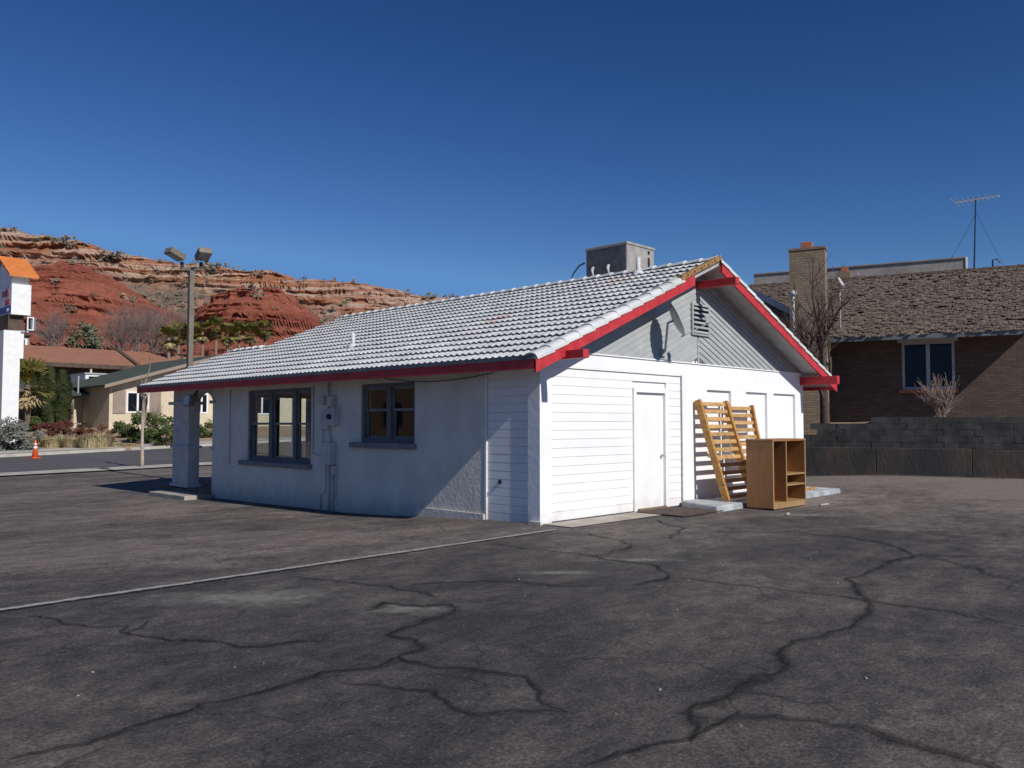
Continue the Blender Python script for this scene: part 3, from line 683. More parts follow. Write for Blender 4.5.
# ---- cabinet
c = thing('open_cabinet', (4.58,-1.6,0), 'brown wooden entertainment cabinet with open shelves standing on the asphalt', 'cabinet')
u0, u1, v0, v1, H = 4.53, 5.88, -1.63, -1.10, 1.30; t2 = .04
bx(u0,u0+t2,v0,v1,.03,H-t2).build('side_panel', M['cab'], c, bevel=.003); bx(u1-t2,u1,v0,v1,.03,H-t2).build('side_panel', M['cab'], c, bevel=.003)
bx(u0-.015,u1+.015,v0-.012,v1,H-t2,H).build('top', M['cab'], c, bevel=.004); bx(u0+t2,u1-t2,v0,v1,.10,.13).build('bottom', M['cab_edge'], c)
bx(u0+t2,u1-t2,v1-.015,v1,.13,H-t2).build('back_panel', M['cab'], c); bx(u0+t2,u1-t2,v0+.003,v0+.025,0.02,.10).build('plinth', M['cab_edge'], c)
um = u0 + .52
bx(um,um+.035,v0+.002,v1-.015,.13,H-t2).build('divider', M['cab'], c)
for z in (.42,.62): bx(um+.035,u1-t2,v0+.002,v1-.015,z,z+.028).build('shelf', M['cab_edge'], c)
b = MB(); e = .006
b.box(u0+.001,u0+t2-.001,v0-e,v0-.0005,.03,H-t2-.001); b.box(u1-t2+.001,u1-.001,v0-e,v0-.0005,.03,H-t2-.001); b.box(um+.001,um+.034,v0-e,v0+.001,.13,H-t2-.001); b.build('edge_strip', M['cab_edge'], c)
# scraps of wood on the asphalt
for k, (x, y, l, a, lab) in enumerate(((788,516,.14,.4,'small pale wood scrap on the asphalt just before the cabinet'),(820,506,.22,-.3,'longer pale wood scrap on the asphalt right of the cabinet'))):
    p = unproj(x, y); d = Vector((math.cos(a), math.sin(a), 0)) * l
    o = MB().beam(p + Vector((0,0,.02)), p + d + Vector((0,0,.035)), .05, .02).build('wood_scrap', M['kerb']); tag(o, lab, 'scrap')

# ---- electrical gear on the long wall
ep = thing('electrical_service', (-.01,5.75,0), 'white painted meter boxes and conduits between the two windows', 'meter box')
def ebox(nm, v0, v1, z0, z1, d): bx(-d,-.002,v0,v1,z0,z1).build(nm, M['stucco_grey'], ep, bevel=.008)
ebox('junction_box', 6.03,6.18,1.98,2.17,.10); ebox('junction_box', 5.66,5.83,1.95,2.16,.12); ebox('breaker_box', 5.85,6.1,1.48,1.85,.1); mb = ebox('meter_box', 5.52,5.8,1.55,1.9,.16)
ebox('meter_box', 5.66,5.98,.75,1.2,.16); ebox('junction_box', 5.6,5.7,.55,.72,.1)
b = MB(); b.lathe((0,0,0), [(.055,0),(.055,.05),(.03,.07)], 12); b.v = [(-.16-zz,5.66+x,1.73+y) for x,y,zz in b.v]; b.build('meter_dial', M['dark'], ep, smooth=True)
for path in ([(-.04,5.9,2.44),(-.04,5.9,1.85)],[(-.04,5.72,.75),(-.04,5.72,-.25)],[(-.035,5.86,.75),(-.035,5.86,-.25)],[(-.035,5.88,1.48),(-.035,5.82,1.2)],[(-.03,6.1,1.5),(-.03,6.12,1.0),(-.03,6.0,.9)],[(-.03,6.0,.8),(-.03,6.0,.15),(-.03,6.18,.12),(-.03,6.18,-.25)],[(-.03,5.62,.55),(-.03,5.62,.1)],[(-.025,6.5,2.4),(-.025,6.5,.95),(-.025,6.05,.9)],[(-.02,10.2,2.4),(-.02,10.2,.6)]):
    MB().tube(path, .022 if path[0][0] < -.03 else .012, 8).build('conduit', M['stucco_grey'], ep, smooth=True)

# ---- satellite dishes on the gable
def dish(nm, c, nrm, rx, ry, label, mat, foot, arm=None):
    t_ = thing(nm, foot, label, 'satellite dish')
    nrm = Vector(nrm).normalized(); sx = nrm.cross(Vector((0,0,1))).normalized(); sy = sx.cross(nrm); cc = Vector(c)
    b = MB(); n = 24; rings = [0,.4,.75,1.0]; b.v.append(tuple(cc))
    for r in rings[1:]:
        for k in range(n):
            a = 2*math.pi*k/n; b.v.append(tuple(cc + sx*rx*r*math.cos(a) + sy*ry*r*math.sin(a) + nrm*(.07*r*r)))
    b.f = [(0, 1+k, 1+(k+1)%n) for k in range(n)]
    for q in range(2): b.f += [(1+q*n+k, 1+q*n+(k+1)%n, 1+(q+1)*n+(k+1)%n, 1+(q+1)*n+k) for k in range(n)]
    o = b.build('reflector', mat, t_, smooth=True); md = o.modifiers.new('thick', 'SOLIDIFY'); md.thickness = .012
    MB().tube([cc - nrm*.02, cc - nrm*.12, Vector(foot) + Vector((0,-.06,.02)), Vector(foot) + Vector((0,0,-.0))], .022, 8).build('mount_arm', M['metal_grey'], t_, smooth=True)
    f = Vector(foot); bx(f.x-.08,f.x+.08,f.y-.03,f.y,f.z-.07,f.z+.07).build('foot_plate', M['metal_grey'], t_)
    if arm:
        e = cc + nrm*arm - sy*ry*.9; MB().tube([cc - sy*ry*.98, e], .012, 6).build('feed_arm', M['metal_grey'], t_)
        MB().beam(e + sy*.0 - nrm*.06, e + sy*.14 - nrm*.02, .07, .09).build('receiver', M['dish'], t_)
    return t_
dish('satellite_dish', (3.15,-.44,3.47), (.64,-.66,.40), .26, .33, 'pale satellite dish seen edge-on with a long feed arm beside the gable vent', M['dish'], (3.40,-.02,2.92), .62)

# ---- floodlight under the porch eave
fl = thing('floodlight', (-.45,11.3,2.4), 'glass fronted floodlight hanging below the porch eave', 'floodlight')
MB().tube([(-.35,11.32,2.42),(-.35,11.32,2.34),(-.42,11.32,2.3)], .03, 8).build('bracket', M['dark'], fl)
b = MB(); b.hexa([(-.62,11.12,2.02),(-.5,11.12,2.02),(-.5,11.47,2.02),(-.62,11.47,2.02),(-.58,11.15,2.3),(-.36,11.15,2.3),(-.36,11.45,2.3),(-.58,11.45,2.3)]); b.build('housing', M['bronze'], fl, bevel=.01)
b = MB(); b.hexa([(-.64,11.14,2.04),(-.622,11.14,2.04),(-.622,11.45,2.04),(-.64,11.45,2.04),(-.6,11.17,2.28),(-.583,11.17,2.28),(-.583,11.43,2.28),(-.6,11.43,2.28)]); b.build('lens', M['lens'], fl)

# ---- rooftop unit
hv = thing('rooftop_cooler', (5.85,2.8,4.6), 'grey metal rooftop cooler box standing on the roof ridge', 'cooler')
u0, u1, v0, v1, za, zb = 5.3, 6.36, 2.18, 3.36, 4.25, 5.68
bx(u0,u1,v0,v1,za,zb-.06).build('cabinet', M['hvac_lit'], hv, bevel=.01); bx(u0-.02,u1+.02,v0-.02,v1+.02,zb-.06,zb).build('lid', M['hvac_lit'], hv, bevel=.01)
bx(u0+.8,u0+.87,v0-.012,v0,5.05,5.42).build('louvre', M['dark'], hv); bx(u0+.8,u0+.87,v0-.012,v0,5.5,5.58).build('louvre', M['dark'], hv)
bx(u0-.014,u0-.001,v0+.02,v1-.02,4.5,5.6).build('side_panel', M['shaded_panel'], hv, bevel=.004)
for vv in (2.5, 2.95): MB().tube([(5.25-.02,vv+.14,5.18),(5.16,vv+.1,5.16),(5.08,vv+.05,5.08),(5.04,vv,4.95),(5.03,vv,4.7)], .035, 8)  .build('duct_elbow', M['dish'], hv, smooth=True)
MB().tube([(5.3,3.40,5.35),(5.28,3.55,5.3),(5.2,3.68,5.1),(5.1,3.72,4.8)], .02, 6).build('cable', M['dark'], hv)

# ================================================================== right-hand neighbour
O2 = Vector((15.85,2.93)); dv = Vector((-math.sin(TH), math.cos(TH))); nv = Vector((math.cos(TH), math.sin(TH)))
def q(a, b_, z): p = O2 + dv * a + nv * b_; return (p.x, p.y, z)
def nbox(mb, a0, a1, b0, b1, z0, z1): return mb.hexa([q(a0,b0,z0),q(a0,b1,z0),q(a1,b1,z0),q(a1,b0,z0),q(a0,b0,z1),q(a0,b1,z1),q(a1,b1,z1),q(a1,b0,z1)])
rw = thing('retaining_wall', q(-3,0,0), 'stained concrete retaining wall topped with dark grey blocks below the brick house', 'retaining wall')
js = [8,5.2,2.6,.3,-2.02,-4.61,-7.2,-9.8,-12.4]
for a1, a0 in zip(js, js[1:]):
    o = nbox(MB(), a0+.008, a1-.008, rnd.uniform(-.01,.012), .3, -.3, .83 + rnd.uniform(-.012,.012)).build('concrete_panel', M['retain'], rw, bevel=.012)
nbox(MB(), -12.4, 8, .02, .28, -.3, .80).build('core', M['retain'], rw)
b0_ = MB(); k = 0
bmesh_ = {}
for r_ in range(5):
    z = .83 + r_ * .19; a = -12.3 + (.2 if r_ % 2 else 0)
    while a < 7.6:
        top = z + .19
        lim = 1.80 if a < -1.9 else (1.60 if a < -.35 else 1.25)
        if top <= lim:
            j = rnd.uniform(0, .014); nbox(MB(), a+.003, a+.397, .12 + j, .32, z+.003, z+.189).build('block', M['block'], rw)
        a += .4
nbox(MB(), -12.3, 8, .15, .30, .82, 1.2).build('core', M['block'], rw); nbox(MB(), -12.3, -1.95, .15, .30, 1.2, 1.76).build('core', M['block'], rw)
b = MB()
aa = fr(-16, 10, 1.0); bb = [.3,1.2,2.2,3.4,20]
for i in range(len(aa)-1):
    for j in range(len(bb)-1):
        hz = lambda a, b_: (1.66 if a < -1.9 else (1.40 if a < -.3 else 1.15)) + .04 * noise.noise(Vector((a, b_, 0))) if b_ < 3 else 1.62
        b.face([q(aa[i],bb[j],hz(aa[i],bb[j])), q(aa[i],bb[j+1],hz(aa[i],bb[j+1])), q(aa[i+1],bb[j+1],hz(aa[i+1],bb[j+1])), q(aa[i+1],bb[j],hz(aa[i+1],bb[j]))])
struct(b.build('terrace_ground', M['dirt']))
# sand line at the wall foot
b = MB(); ribbon(b, [Vector((*q(a, -.06, 0)[:2], 0)) for a in (-12, -8, -4, -1, 2, 6)], .16, 4.4, .014)
o = b.build('dirt_drift', M['dirt_edge'], lot, kind='stuff')
# brick house
bh_ = thing('brick_house', q(-3,5,1.6), 'brown brick house with cedar shake roof above the retaining wall', 'house')
AL, AR = 7.5, -6.6    # wall ends along the facade
wA0, wA1, wz0, wz1 = -4.29, -2.67, 2.76, 4.40
b = MB(); nbox(b, wA1, AL, 3.9, 4.15, 1.3, 4.95); nbox(b, AR, wA0, 3.9, 4.15, 1.3, 4.95); nbox(b, wA0, wA1, 3.9, 4.15, 1.3, wz0); nbox(b, wA0, wA1, 3.9, 4.15, wz1, 4.95)
nbox(b, AR, AR+.25, 4.15, 12.1, 1.3, 4.7); b.prism([q(AR,3.9,4.9),q(AR,12.1,4.9),q(AR,8,6.95)], tuple(Vector(q(AR+.25,0,0)) - Vector(q(AR,0,0)))); nbox(b, AL-.25, AL, 4.15, 12.1, 1.3, 4.7)
b.build('brick_wall', M['brick'], bh_)
b = MB(); f = .085
nbox(b, wA0, wA0+f, 3.92, 4.0, wz0, wz1); nbox(b, wA1-f, wA1, 3.92, 4.0, wz0, wz1); nbox(b, wA0+f, wA1-f, 3.92, 4.0, wz1-f, wz1); nbox(b, wA0+f, wA1-f, 3.92, 4.0, wz0, wz0+f); mid = (wA0+wA1)/2; nbox(b, mid-.06, mid+.06, 3.91, 4.0, wz0+f, wz1-f)
bw_ = b.build('window', M['metal_grey'], bh_)
nbox(MB(), wA0+f, mid-.06, 3.96, 3.975, wz0+f, wz1-f).build('pane', M['glass_dark'], bw_); nbox(MB(), mid+.06, wA1-f, 3.96, 3.975, wz0+f, wz1-f).build('pane', M['glass_dark'], bw_)
nbox(MB(), wA0-.12, wA1+.12, 3.84, 3.91, wz1-.01, wz1+.17).build('lintel_board', M['metal_grey'], bw_); nbox(MB(), wA0-.1, wA1+.1, 3.8, 3.95, wz0-.12, wz0-.002).build('sill', M['rust'], bw_)
EA, EZ, RA, RZ = 2.6, 4.47, 8.0, 7.32
sl2 = (RZ - EZ) / (RA - EA)
a0, a1 = -7.0, 8.0
b = MB()
b.hexa([q(a0,EA,EZ),q(a0,RA,RZ),q(a1,RA,RZ),q(a1,EA,EZ),q(a0,EA,EZ+.08),q(a0,RA,RZ+.08),q(a1,RA,RZ+.08),q(a1,EA,EZ+.08)])
b.hexa([q(a0,2*RA-EA,EZ),q(a0,RA,RZ),q(a1,RA,RZ),q(a1,2*RA-EA,EZ),q(a0,2*RA-EA,EZ+.08),q(a0,RA,RZ+.08),q(a1,RA,RZ+.08),q(a1,2*RA-EA,EZ+.08)])
rf2 = b.build('roof', M['soffit'], bh_)
nbox(MB(), a0, a1, EA-.03, EA+.002, EZ-.08, EZ+.06).build('gutter', M['edge'], bh_)
b = MB(); b_ = EA - .06
row = 0
while b_ < RA - .05:
    a = a0 + rnd.random() * .1
    z = EZ + .09 + sl2 * (b_ - EA)
    while a < a1:
        wd = rnd.uniform(.06, .2); lift = rnd.uniform(.02, .085) + (.05 if rnd.random() < .06 else 0); ln = .28 + rnd.uniform(-.03,.05); s0 = rnd.uniform(-.06, .04); bb0 = b_ + s0; z_ = EZ + .085 + sl2 * (bb0 - EA); ae = min(a + wd - .012, a1)
        b.hexa([q(a,bb0,z_+lift-.03),q(a,bb0+ln,z_+sl2*ln-.01),q(ae,bb0+ln,z_+sl2*ln-.01),q(ae,bb0,z_+lift-.03),q(a,bb0,z_+lift),q(a,bb0+ln,z_+sl2*ln+.01),q(ae,bb0+ln,z_+sl2*ln+.01),q(ae,bb0,z_+lift)])
        a += wd
    b_ += .135; row += 1
b.build('shake_field', M['shake'], rf2, fix=False, kind='stuff')
nbox(MB(), a0, a1, RA-.12, RA+.12, RZ+.07, RZ+.15).build('ridge_cap', M['shake'], rf2)
# roof screen behind the ridge
b = MB(); nbox(b, -4.85, 3.4, 9.5, 9.62, 6.3, 8.17); ps = b.build('roof_screen', M['parapet'], bh_)
nbox(MB(), -4.93, -4.85, 9.46, 9.9, 6.3, 8.2).build('end_panel', M['white'], ps); nbox(MB(), -4.85, 3.4, 9.44, 9.7, 8.17, 8.22).build('coping', M['parapet'], ps); nbox(MB(), -4.85, 3.4, 9.44, 9.5, 7.55, 7.7).build('rail', M['kerb'], ps)
# cross gable left of the chimney
b = MB()
def gq(t, z): return q(1.0 + t, 3.0, z)
b.hexa([q(.9,2.9,5.6),q(.9,7,5.6),q(3.2,7,6.95),q(3.2,2.9,6.95),q(.9,2.9,5.72),q(.9,7,5.72),q(3.2,7,7.07),q(3.2,2.9,7.07)]); b.build('cross_roof', M['shake'], bh_)
b = MB(); b.hexa([q(.8,2.85,5.42),q(.8,2.9,5.42),q(3.2,2.9,6.85),q(3.2,2.85,6.85),q(.8,2.85,5.68),q(.8,2.9,5.68),q(3.2,2.9,7.1),q(3.2,2.85,7.1)]); b.build('barge_board', M['metal_grey'], bh_)
b = MB(); b.prism([q(.9,3.0,4.7),q(3.2,3.0,4.7),q(3.2,3.0,6.9),q(.9,3.0,5.6)], tuple(Vector(q(0,.3,0))-Vector(q(0,0,0)))); b.build('gable_infill', M['brick'], bh_)
# chimneys
b = MB(); nbox(b, -.40, .78, 2.2, 2.72, 1.2, 7.62); ch = b.build('chimney', M['brick_tan'], bh_)
nbox(MB(), -.43, .81, 2.17, 2.75, 7.62, 7.70).build('cap', M['brick_tan'], ch); nbox(MB(), .02, .4, 2.3, 2.62, 7.70, 7.92).build('flue', M['rust'], ch, bevel=.02)
b = MB(); nbox(b, -.7, -.2, 8.2, 8.7, 6.8, 7.75); c2 = b.build('chimney', M['brick_tan'], bh_); nbox(MB(), -.58, -.32, 8.3, 8.6, 7.75, 8.0).build('flue', M['rust'], c2)
# roof dish on a mast, vent pipe
rd = thing('roof_dish', q(-.75,3.3,4.9), 'small grey satellite dish on the shake roof beside the brick chimney', 'satellite dish')
cc = Vector(q(-.78,3.1,6.52)); nrm = Vector(q(-.9,-.15,.45)) - Vector(q(0,0,0)); nrm.normalize(); sx = nrm.cross(Vector((0,0,1))).normalized(); sy = sx.cross(nrm)
b = MB(); n = 20; b.v.append(tuple(cc))
for k in range(n): a = 2*math.pi*k/n; b.v.append(tuple(cc + sx*.22*math.cos(a) + sy*.2*math.sin(a) + nrm*.06))
b.f = [(0,1+k,1+(k+1)%n) for k in range(n)]; o = b.build('reflector', M['dish'], rd); md = o.modifiers.new('thick','SOLIDIFY'); md.thickness = .015
MB().tube([cc, q(-.75,3.3,6.2), q(-.75,3.3,4.8)], .025, 6).build('mast', M['metal_grey'], rd); e = cc + nrm*.55 - sy*.05; MB().tube([cc - sy*.18, e], .014, 5).build('feed_arm', M['metal_grey'], rd); MB().beam(e, e + nrm*.12, .09, .09).build('receiver', M['dish'], rd)
vp = thing('service_mast', q(.55,2.0,4.5), 'grey service mast with a rounded weatherhead before the big chimney', 'mast')
MB().tube([q(.62,1.9,1.2), q(.62,1.9,6.0)], .05, 8).build('pipe', M['metal_grey'], vp, smooth=True); b = MB(); b.lathe(q(.62,1.9,5.98), [(.07,0),(.13,.06),(.11,.16),(.03,.2)], 10); b.build('weatherhead', M['dish'], vp, smooth=True); MB().tube([q(.62,1.9,5.9),q(.45,1.75,5.75),q(.4,1.7,5.55),q(.5,1.8,5.4)], .015, 5).build('wire', M['dark'], vp)
# TV antenna
an = thing('tv_antenna', q(-5.08,8,RZ), 'tall thin television antenna on the shake roof ridge against the sky', 'antenna')
MB().tube([q(-5.08,8,RZ), q(-5.2,8,10.2)], [.03,.02], 6).build('mast', M['dark'], an)
bd = Vector(q(1,.25,0)) - Vector(q(0,0,0)); bd.normalize(); ac = Vector(q(-5.2,8,10.12))
MB().beam(ac - bd*.78, ac + bd*.72, .04, .05).build('boom', M['white'], an); xd = Vector((-bd.y, bd.x, 0))
for k in range(9):
    p = ac + bd * (-.72 + k*.18); l = .25 + .07*k; MB().tube([p - xd*l, p + xd*l + Vector((0,0,.02))], .008, 5).build('element', M['metal_grey'], an)
for s_ in (-1, 1): MB().tube([q(-5.2,8,9.6), q(-5.08 + s_*1.0, 8, RZ+.12)], .006, 4).build('guy_wire', M['dark'], an)
b = MB(); b.tube([q(-5.7,8,RZ+.1),q(-5.7,8,RZ+.42),q(-5.85,8,RZ+.46),q(-5.95,8,RZ+.3)], .03, 6); b.build('roof_vent', M['dark'], bh_)

# ------------------------------------------------------------------ vegetation builders
def grow(b, p, d, L, r, lev, rg, gn, spread=.6, up=.15, kids=(2,4), sides=5, minr=.004):
    n = 3; P = [p]; rr = [r]; dd = d.copy()
    for k in range(n):
        dd = (dd + Vector((rg.gauss(0,.13), rg.gauss(0,.13), rg.gauss(0,.08) + up*.3))).normalized(); P.append(P[-1] + dd * (L / n)); rr.append(max(minr, r * (1 - .45 * (k + 1) / n)))
    b.tube(P, rr, sides, cap=False)
    if lev <= 0: return
    for k in range(rg.randint(*kids)):
        s = rg.uniform(.35, 1); idx = min(n - 1, int(s * n)); pt = P[idx].lerp(P[idx + 1], s * n - idx)
        nd = (dd + Vector((rg.gauss(0,spread), rg.gauss(0,spread), rg.gauss(0,spread*.6) + up))).normalized()
        grow(b, pt, nd, L * rg.uniform(.55,.85), max(minr, r * rg.uniform(.4,.62)), lev - 1, rg, gn, spread, up, kids, max(3, sides - 1), minr)
    grow(b, P[-1], dd, L * .75, rr[-1], lev - 1, rg, gn, spread, up, kids, max(3, sides - 1), minr)
def bare_tree(nm, base, h, r, label, cat, seed, bark, twig, stems=1, lev=4, trunkf=.35, spread=.6, kids=(2,3), group=None, lean=.1, up=.15):
    rg = random.Random(seed); t_ = thing(nm, base, label, cat, group); base = Vector(base); tb = MB(); cb = MB()
    for s in range(stems):
        d = Vector((rg.gauss(0,lean), rg.gauss(0,lean), 1)).normalized(); P = [base - Vector((0,0,.1))]; rr = [r*1.25]
        for k in range(5):
            d = (d + Vector((rg.gauss(0,.05), rg.gauss(0,.05), .05))).normalized(); P.append(P[-1] + d * (h * trunkf / 5)); rr.append(r * (1 - .08 * k))
        tb.tube(P, rr, 8)
        for k in range(rg.randint(3, 4)):
            nd = (d + Vector((rg.gauss(0,spread), rg.gauss(0,spread), .2))).normalized(); s_ = rg.uniform(.55,1); i_ = min(4, int(s_*5))
            grow(cb, P[i_].lerp(P[i_+1], s_*5 - i_), nd, h * (1-trunkf) * rg.uniform(.3,.42), r * rg.uniform(.45,.65), lev - 1, rg, None, spread, up, kids)
        grow(cb, P[-1], d, h * (1-trunkf) * .42, r * .6, lev - 1, rg, None, spread, up, kids)
    tb.build('trunk', bark, t_, smooth=True, fix=False); cb.build('crown', twig, t_, smooth=True, fix=False); return t_
def leaves(b, c, rad, n, size, rg, clumps=14, asp=1.6, shell=.55, flat=0):
    C_ = []
    for k in range(clumps):
        while True:
            v = Vector((rg.uniform(-1,1), rg.uniform(-1,1), rg.uniform(-1,1)))
            if shell < v.length < 1: break
        C_.append((v * rg.uniform(.75,1.0), rg.uniform(.22,.42)))
    for k in range(n):
        cc, cr = rg.choice(C_); v = Vector((rg.gauss(0,1), rg.gauss(0,1), rg.gauss(0,1))).normalized() * (cr * rg.random() ** .4) + cc
        p = Vector((c[0] + v.x*rad[0], c[1] + v.y*rad[1], max(c[2] - rad[2]*.98, c[2] + v.z*rad[2])))
        a = Vector((rg.gauss(0,1), rg.gauss(0,1), rg.gauss(0,1))).normalized(); e = a.orthogonal().normalized(); s = size * rg.uniform(.6,1.3); a *= s * asp * .5; e *= s * .5
        b.face([p - a, p + e, p + a, p - e])
def bush(nm, base, rad, n, size, mat, label, cat, seed, group=None, clumps=14):
    rg = random.Random(seed); t_ = thing(nm, base, label, cat, group); b = MB(); c = (base[0], base[1], base[2] + rad[2]*.95)
    leaves(b, c, rad, n, size, rg, clumps); b.build('foliage', mat, t_, fix=False)
    s = MB()
    for k in range(5):
        a = rg.uniform(0, 6.28); s.tube([base, (base[0]+math.cos(a)*rad[0]*.5, base[1]+math.sin(a)*rad[1]*.5, base[2]+rad[2]*1.3)], [.03,.012], 4)
    s.build('stem', M['bark_dark'], t_, fix=False); return t_
def tuft(base, h, r, n, mat, label, seed, group):
    rg = random.Random(seed); b = MB()
    for k in range(n):
        a = rg.uniform(0, 6.28); q0 = rg.random() * r * .5; l = h * rg.uniform(.6,1.1); lean = rg.uniform(.1,.75); w_ = rg.uniform(.012,.03)
        p0 = Vector((base[0] + math.cos(a)*q0, base[1] + math.sin(a)*q0, base[2])); p1 = p0 + Vector((math.cos(a)*lean*l*.4, math.sin(a)*lean*l*.4, l*.65)); p2 = p1 + Vector((math.cos(a)*lean*l*.5, math.sin(a)*lean*l*.5, l*.35*(1-lean)))
        s = Vector((-math.sin(a), math.cos(a), 0)) * w_; b.face([p0 - s, p0 + s, p1 + s*.7, p1 - s*.7]); b.face([p1 - s*.7, p1 + s*.7, p2])
    o = b.build('grass_tuft', mat, fix=False); o.location = (0,0,0); return tag(o, label, 'grass', group)
# bare tree by the brick house, shrub under its window
bare_tree('bare_tree', q(-.42,1.2,1.35), 5.3, .17, 'dark leafless tree between the white building and the brick house', 'tree', 11, M['bark_dark'], M['bark_dark'], lev=5, trunkf=.34, spread=.5, kids=(2,3), lean=.03)
bare_tree('bare_shrub', q(-3.85,1.6,1.65), 1.7, .02, 'pale leafless shrub below the brick house window', 'shrub', 5, M['twig'], M['twig'], stems=5, lev=3, trunkf=.3, spread=.42, lean=.3, kids=(2,3))
# ================================================================== left: street side
def G(u, v): return (u, v, gz(u, v))
# double headed parking lot lamp
lp = thing('lamp_post', G(2.3,17.57), 'tall bronze lamp post with two box heads behind the building', 'lamp post')
g0 = gz(2.3,17.57)
bx(2.22,2.38,17.49,17.65,g0-.1,6.6).build('pole', M['bronze'], lp, bevel=.01); b = MB(); RT = Vector((.698,-.716,0)); FW = Vector((.716,.698,0)); pc = Vector((2.3,17.57,6.66))
MB().beam(pc - RT*.36, pc + RT*.36, .1, .1).build('crossarm', M['bronze'], lp)
for s_ in (-1, 1):
    c0 = pc + RT*s_*.31
    MB().tube([c0, c0 + Vector((0,0,.22))], .06, 8).build('swivel', M['dark'], lp)
    ax = (RT*s_*.55 - FW*.75).normalized(); tilt = (ax*.92 + Vector((0,0,.36))).normalized(); cc = c0 + Vector((0,0,.34)) + tilt*.28
    hd = MB().beam(cc - tilt*.27, cc + tilt*.27, .42, .2).build('lamp_head', M['bronze'], lp, bevel=.015)
    side = tilt.cross(Vector((0,0,1))).normalized(); upv = side.cross(tilt)
    MB().beam(cc - tilt*.22 - upv*.105, cc + tilt*.22 - upv*.105, .34, .012).build('lens', M['lens'], hd)
# pylon sign
sg = thing('pylon_sign', G(4.4,45.8), 'tall white pylon sign with an orange gabled cap at the picture edge', 'sign')
SU, SV, S0, S1 = 4.31, 45.58, 8.0, 9.75
g0 = gz(4.4,46)
bx(SU-.32,SU+.55,SV+.1,SV+3.6,g0-.2,7.0).build('column', M['white'], sg); bx(SU+.55,SU+.78,SV+.3,SV+3.4,5.4,7.0).build('column_wing', M['white'], sg); bx(SU-.05,SU+.75,SV+.35,SV+3.2,7.0,S0).build('neck', M['dark_wall'], sg)
bx(SU,SU+1.02,SV,SV+4.6,S0-.05,S1).build('sign_box', M['white'], sg); bx(SU+.05,SU+.97,SV+.25,SV+4.4,S1,S1+.5).build('upper_box', M['white'], sg)
b = MB(); b.hexa([(SU-.2,SV-.25,10.15),(SU+1.35,SV-.25,10.15),(SU+1.35,SV+2.3,11.55),(SU-.2,SV+2.3,11.55),(SU-.2,SV-.25,10.28),(SU+1.35,SV-.25,10.28),(SU+1.35,SV+2.3,11.68),(SU-.2,SV+2.3,11.68)])
b.hexa([(SU-.2,SV+4.85,10.15),(SU+1.35,SV+4.85,10.15),(SU+1.35,SV+2.3,11.55),(SU-.2,SV+2.3,11.55),(SU-.2,SV+4.85,10.28),(SU+1.35,SV+4.85,10.28),(SU+1.35,SV+2.3,11.68),(SU-.2,SV+2.3,11.68)]); b.build('cap_roof', M['orange_roof'], sg)
b = MB(); b.prism([(SU+.1,SV+.1,10.2),(SU+.1,SV+4.5,10.2),(SU+.1,SV+2.3,11.45)], (.85,0,0)); b.build('gable', M['white'], sg)
bx(SU-.02,SU,SV+.05,SV+4.55,S0+.08,S0+.48).build('blue_band', M['sign_blue'], sg)
def text(body, size, loc, mat, parent):
    cu = bpy.data.curves.new('lettering', 'FONT'); cu.body = body; cu.size = size; cu.extrude = .01; cu.align_x = 'RIGHT'
    o = bpy.data.objects.new('lettering', cu); col.objects.link(o); bpy.context.view_layer.update()
    me = bpy.data.meshes.new_from_object(o); bpy.data.objects.remove(o); me.materials.append(mat)
    o = bpy.data.objects.new('lettering', me); col.objects.link(o); o.parent = parent
    # face normal -u; reading direction runs toward -v
    o.matrix_local = Matrix.Translation(Vector(loc) - Vector(ORG[parent.name])) @ Matrix(((0,0,-1,0),(-1,0,0,0),(0,1,0,0),(0,0,0,1)))
    ORG[o.name] = ORG[parent.name]
text('ould', .78, (SU-.015,SV+.55,S0+1.08), M['sign_red'], sg); text('ails', .78, (SU-.015,SV+.3,S0+.55), M['sign_red'], sg); text('our', .36, (SU-.035,SV+.3,S0+.15), M['white'], sg)
b = MB(); 
for z in (7.05,7.78): b.box(SU+.8,SU+1.15,SV-.2,SV-.1,z,z+.06)
for u in (SU+.8,SU+1.09): b.box(u,u+.06,SV-.2,SV-.1,7.11,7.78)
b.build('frame', M['white'], sg); bx(SU+1.0,SU+1.3,SV-.1,SV+.9,7.05,7.85).build('flood_box', M['edge'], sg); bx(SU+.5,SU+1.05,SV+.2,SV+.32,6.95,7.05).build('bracket', M['metal_grey'], sg)
# brick shop left of the frame: what the side windows mirror
sh = thing('brick_shop', G(-24,53), 'long brown brick shop across the street, mirrored in the side windows', 'shop')
bx(-48,-3,52,60,-1.5,8.5).build('wall', M['brick_shop'], sh); bx(-48.3,-2.7,51.7,60.3,8.5,8.9).build('parapet', M['dark_wall'], sh)
for k in range(11):
    o = bx(-46+k*4,-43.6+k*4,51.9,52,1.2,3.6).build('window', M['dark_wall'], sh); bx(-45.85+k*4,-43.75+k*4,51.86,51.9,1.35,3.45).build('pane', M['glass_dark'], o)
# traffic cone
cn = thing('traffic_cone', G(3.71,38.3), 'orange traffic cone with white collars standing on the street', 'traffic cone')
p = G(3.71,38.3); bx(p[0]-.2,p[0]+.2,p[1]-.2,p[1]+.2,p[2]+.005,p[2]+.045).build('base', M['cone'], cn, bevel=.01)
MB().lathe(p, [(.16,.045),(.035,.92),(.02,.93)], 16).build('body', M['cone'], cn, smooth=True)
for za, zb in ((.48,.60),(.68,.76)): MB().lathe(p, [(.162-.1437*(za-.045)/.1 *.1/.1*.0 - (za-.045)*.1429+.004, za),(.162-(zb-.045)*.1429+.004, zb)], 16).build('collar', M['white'], cn, smooth=True)
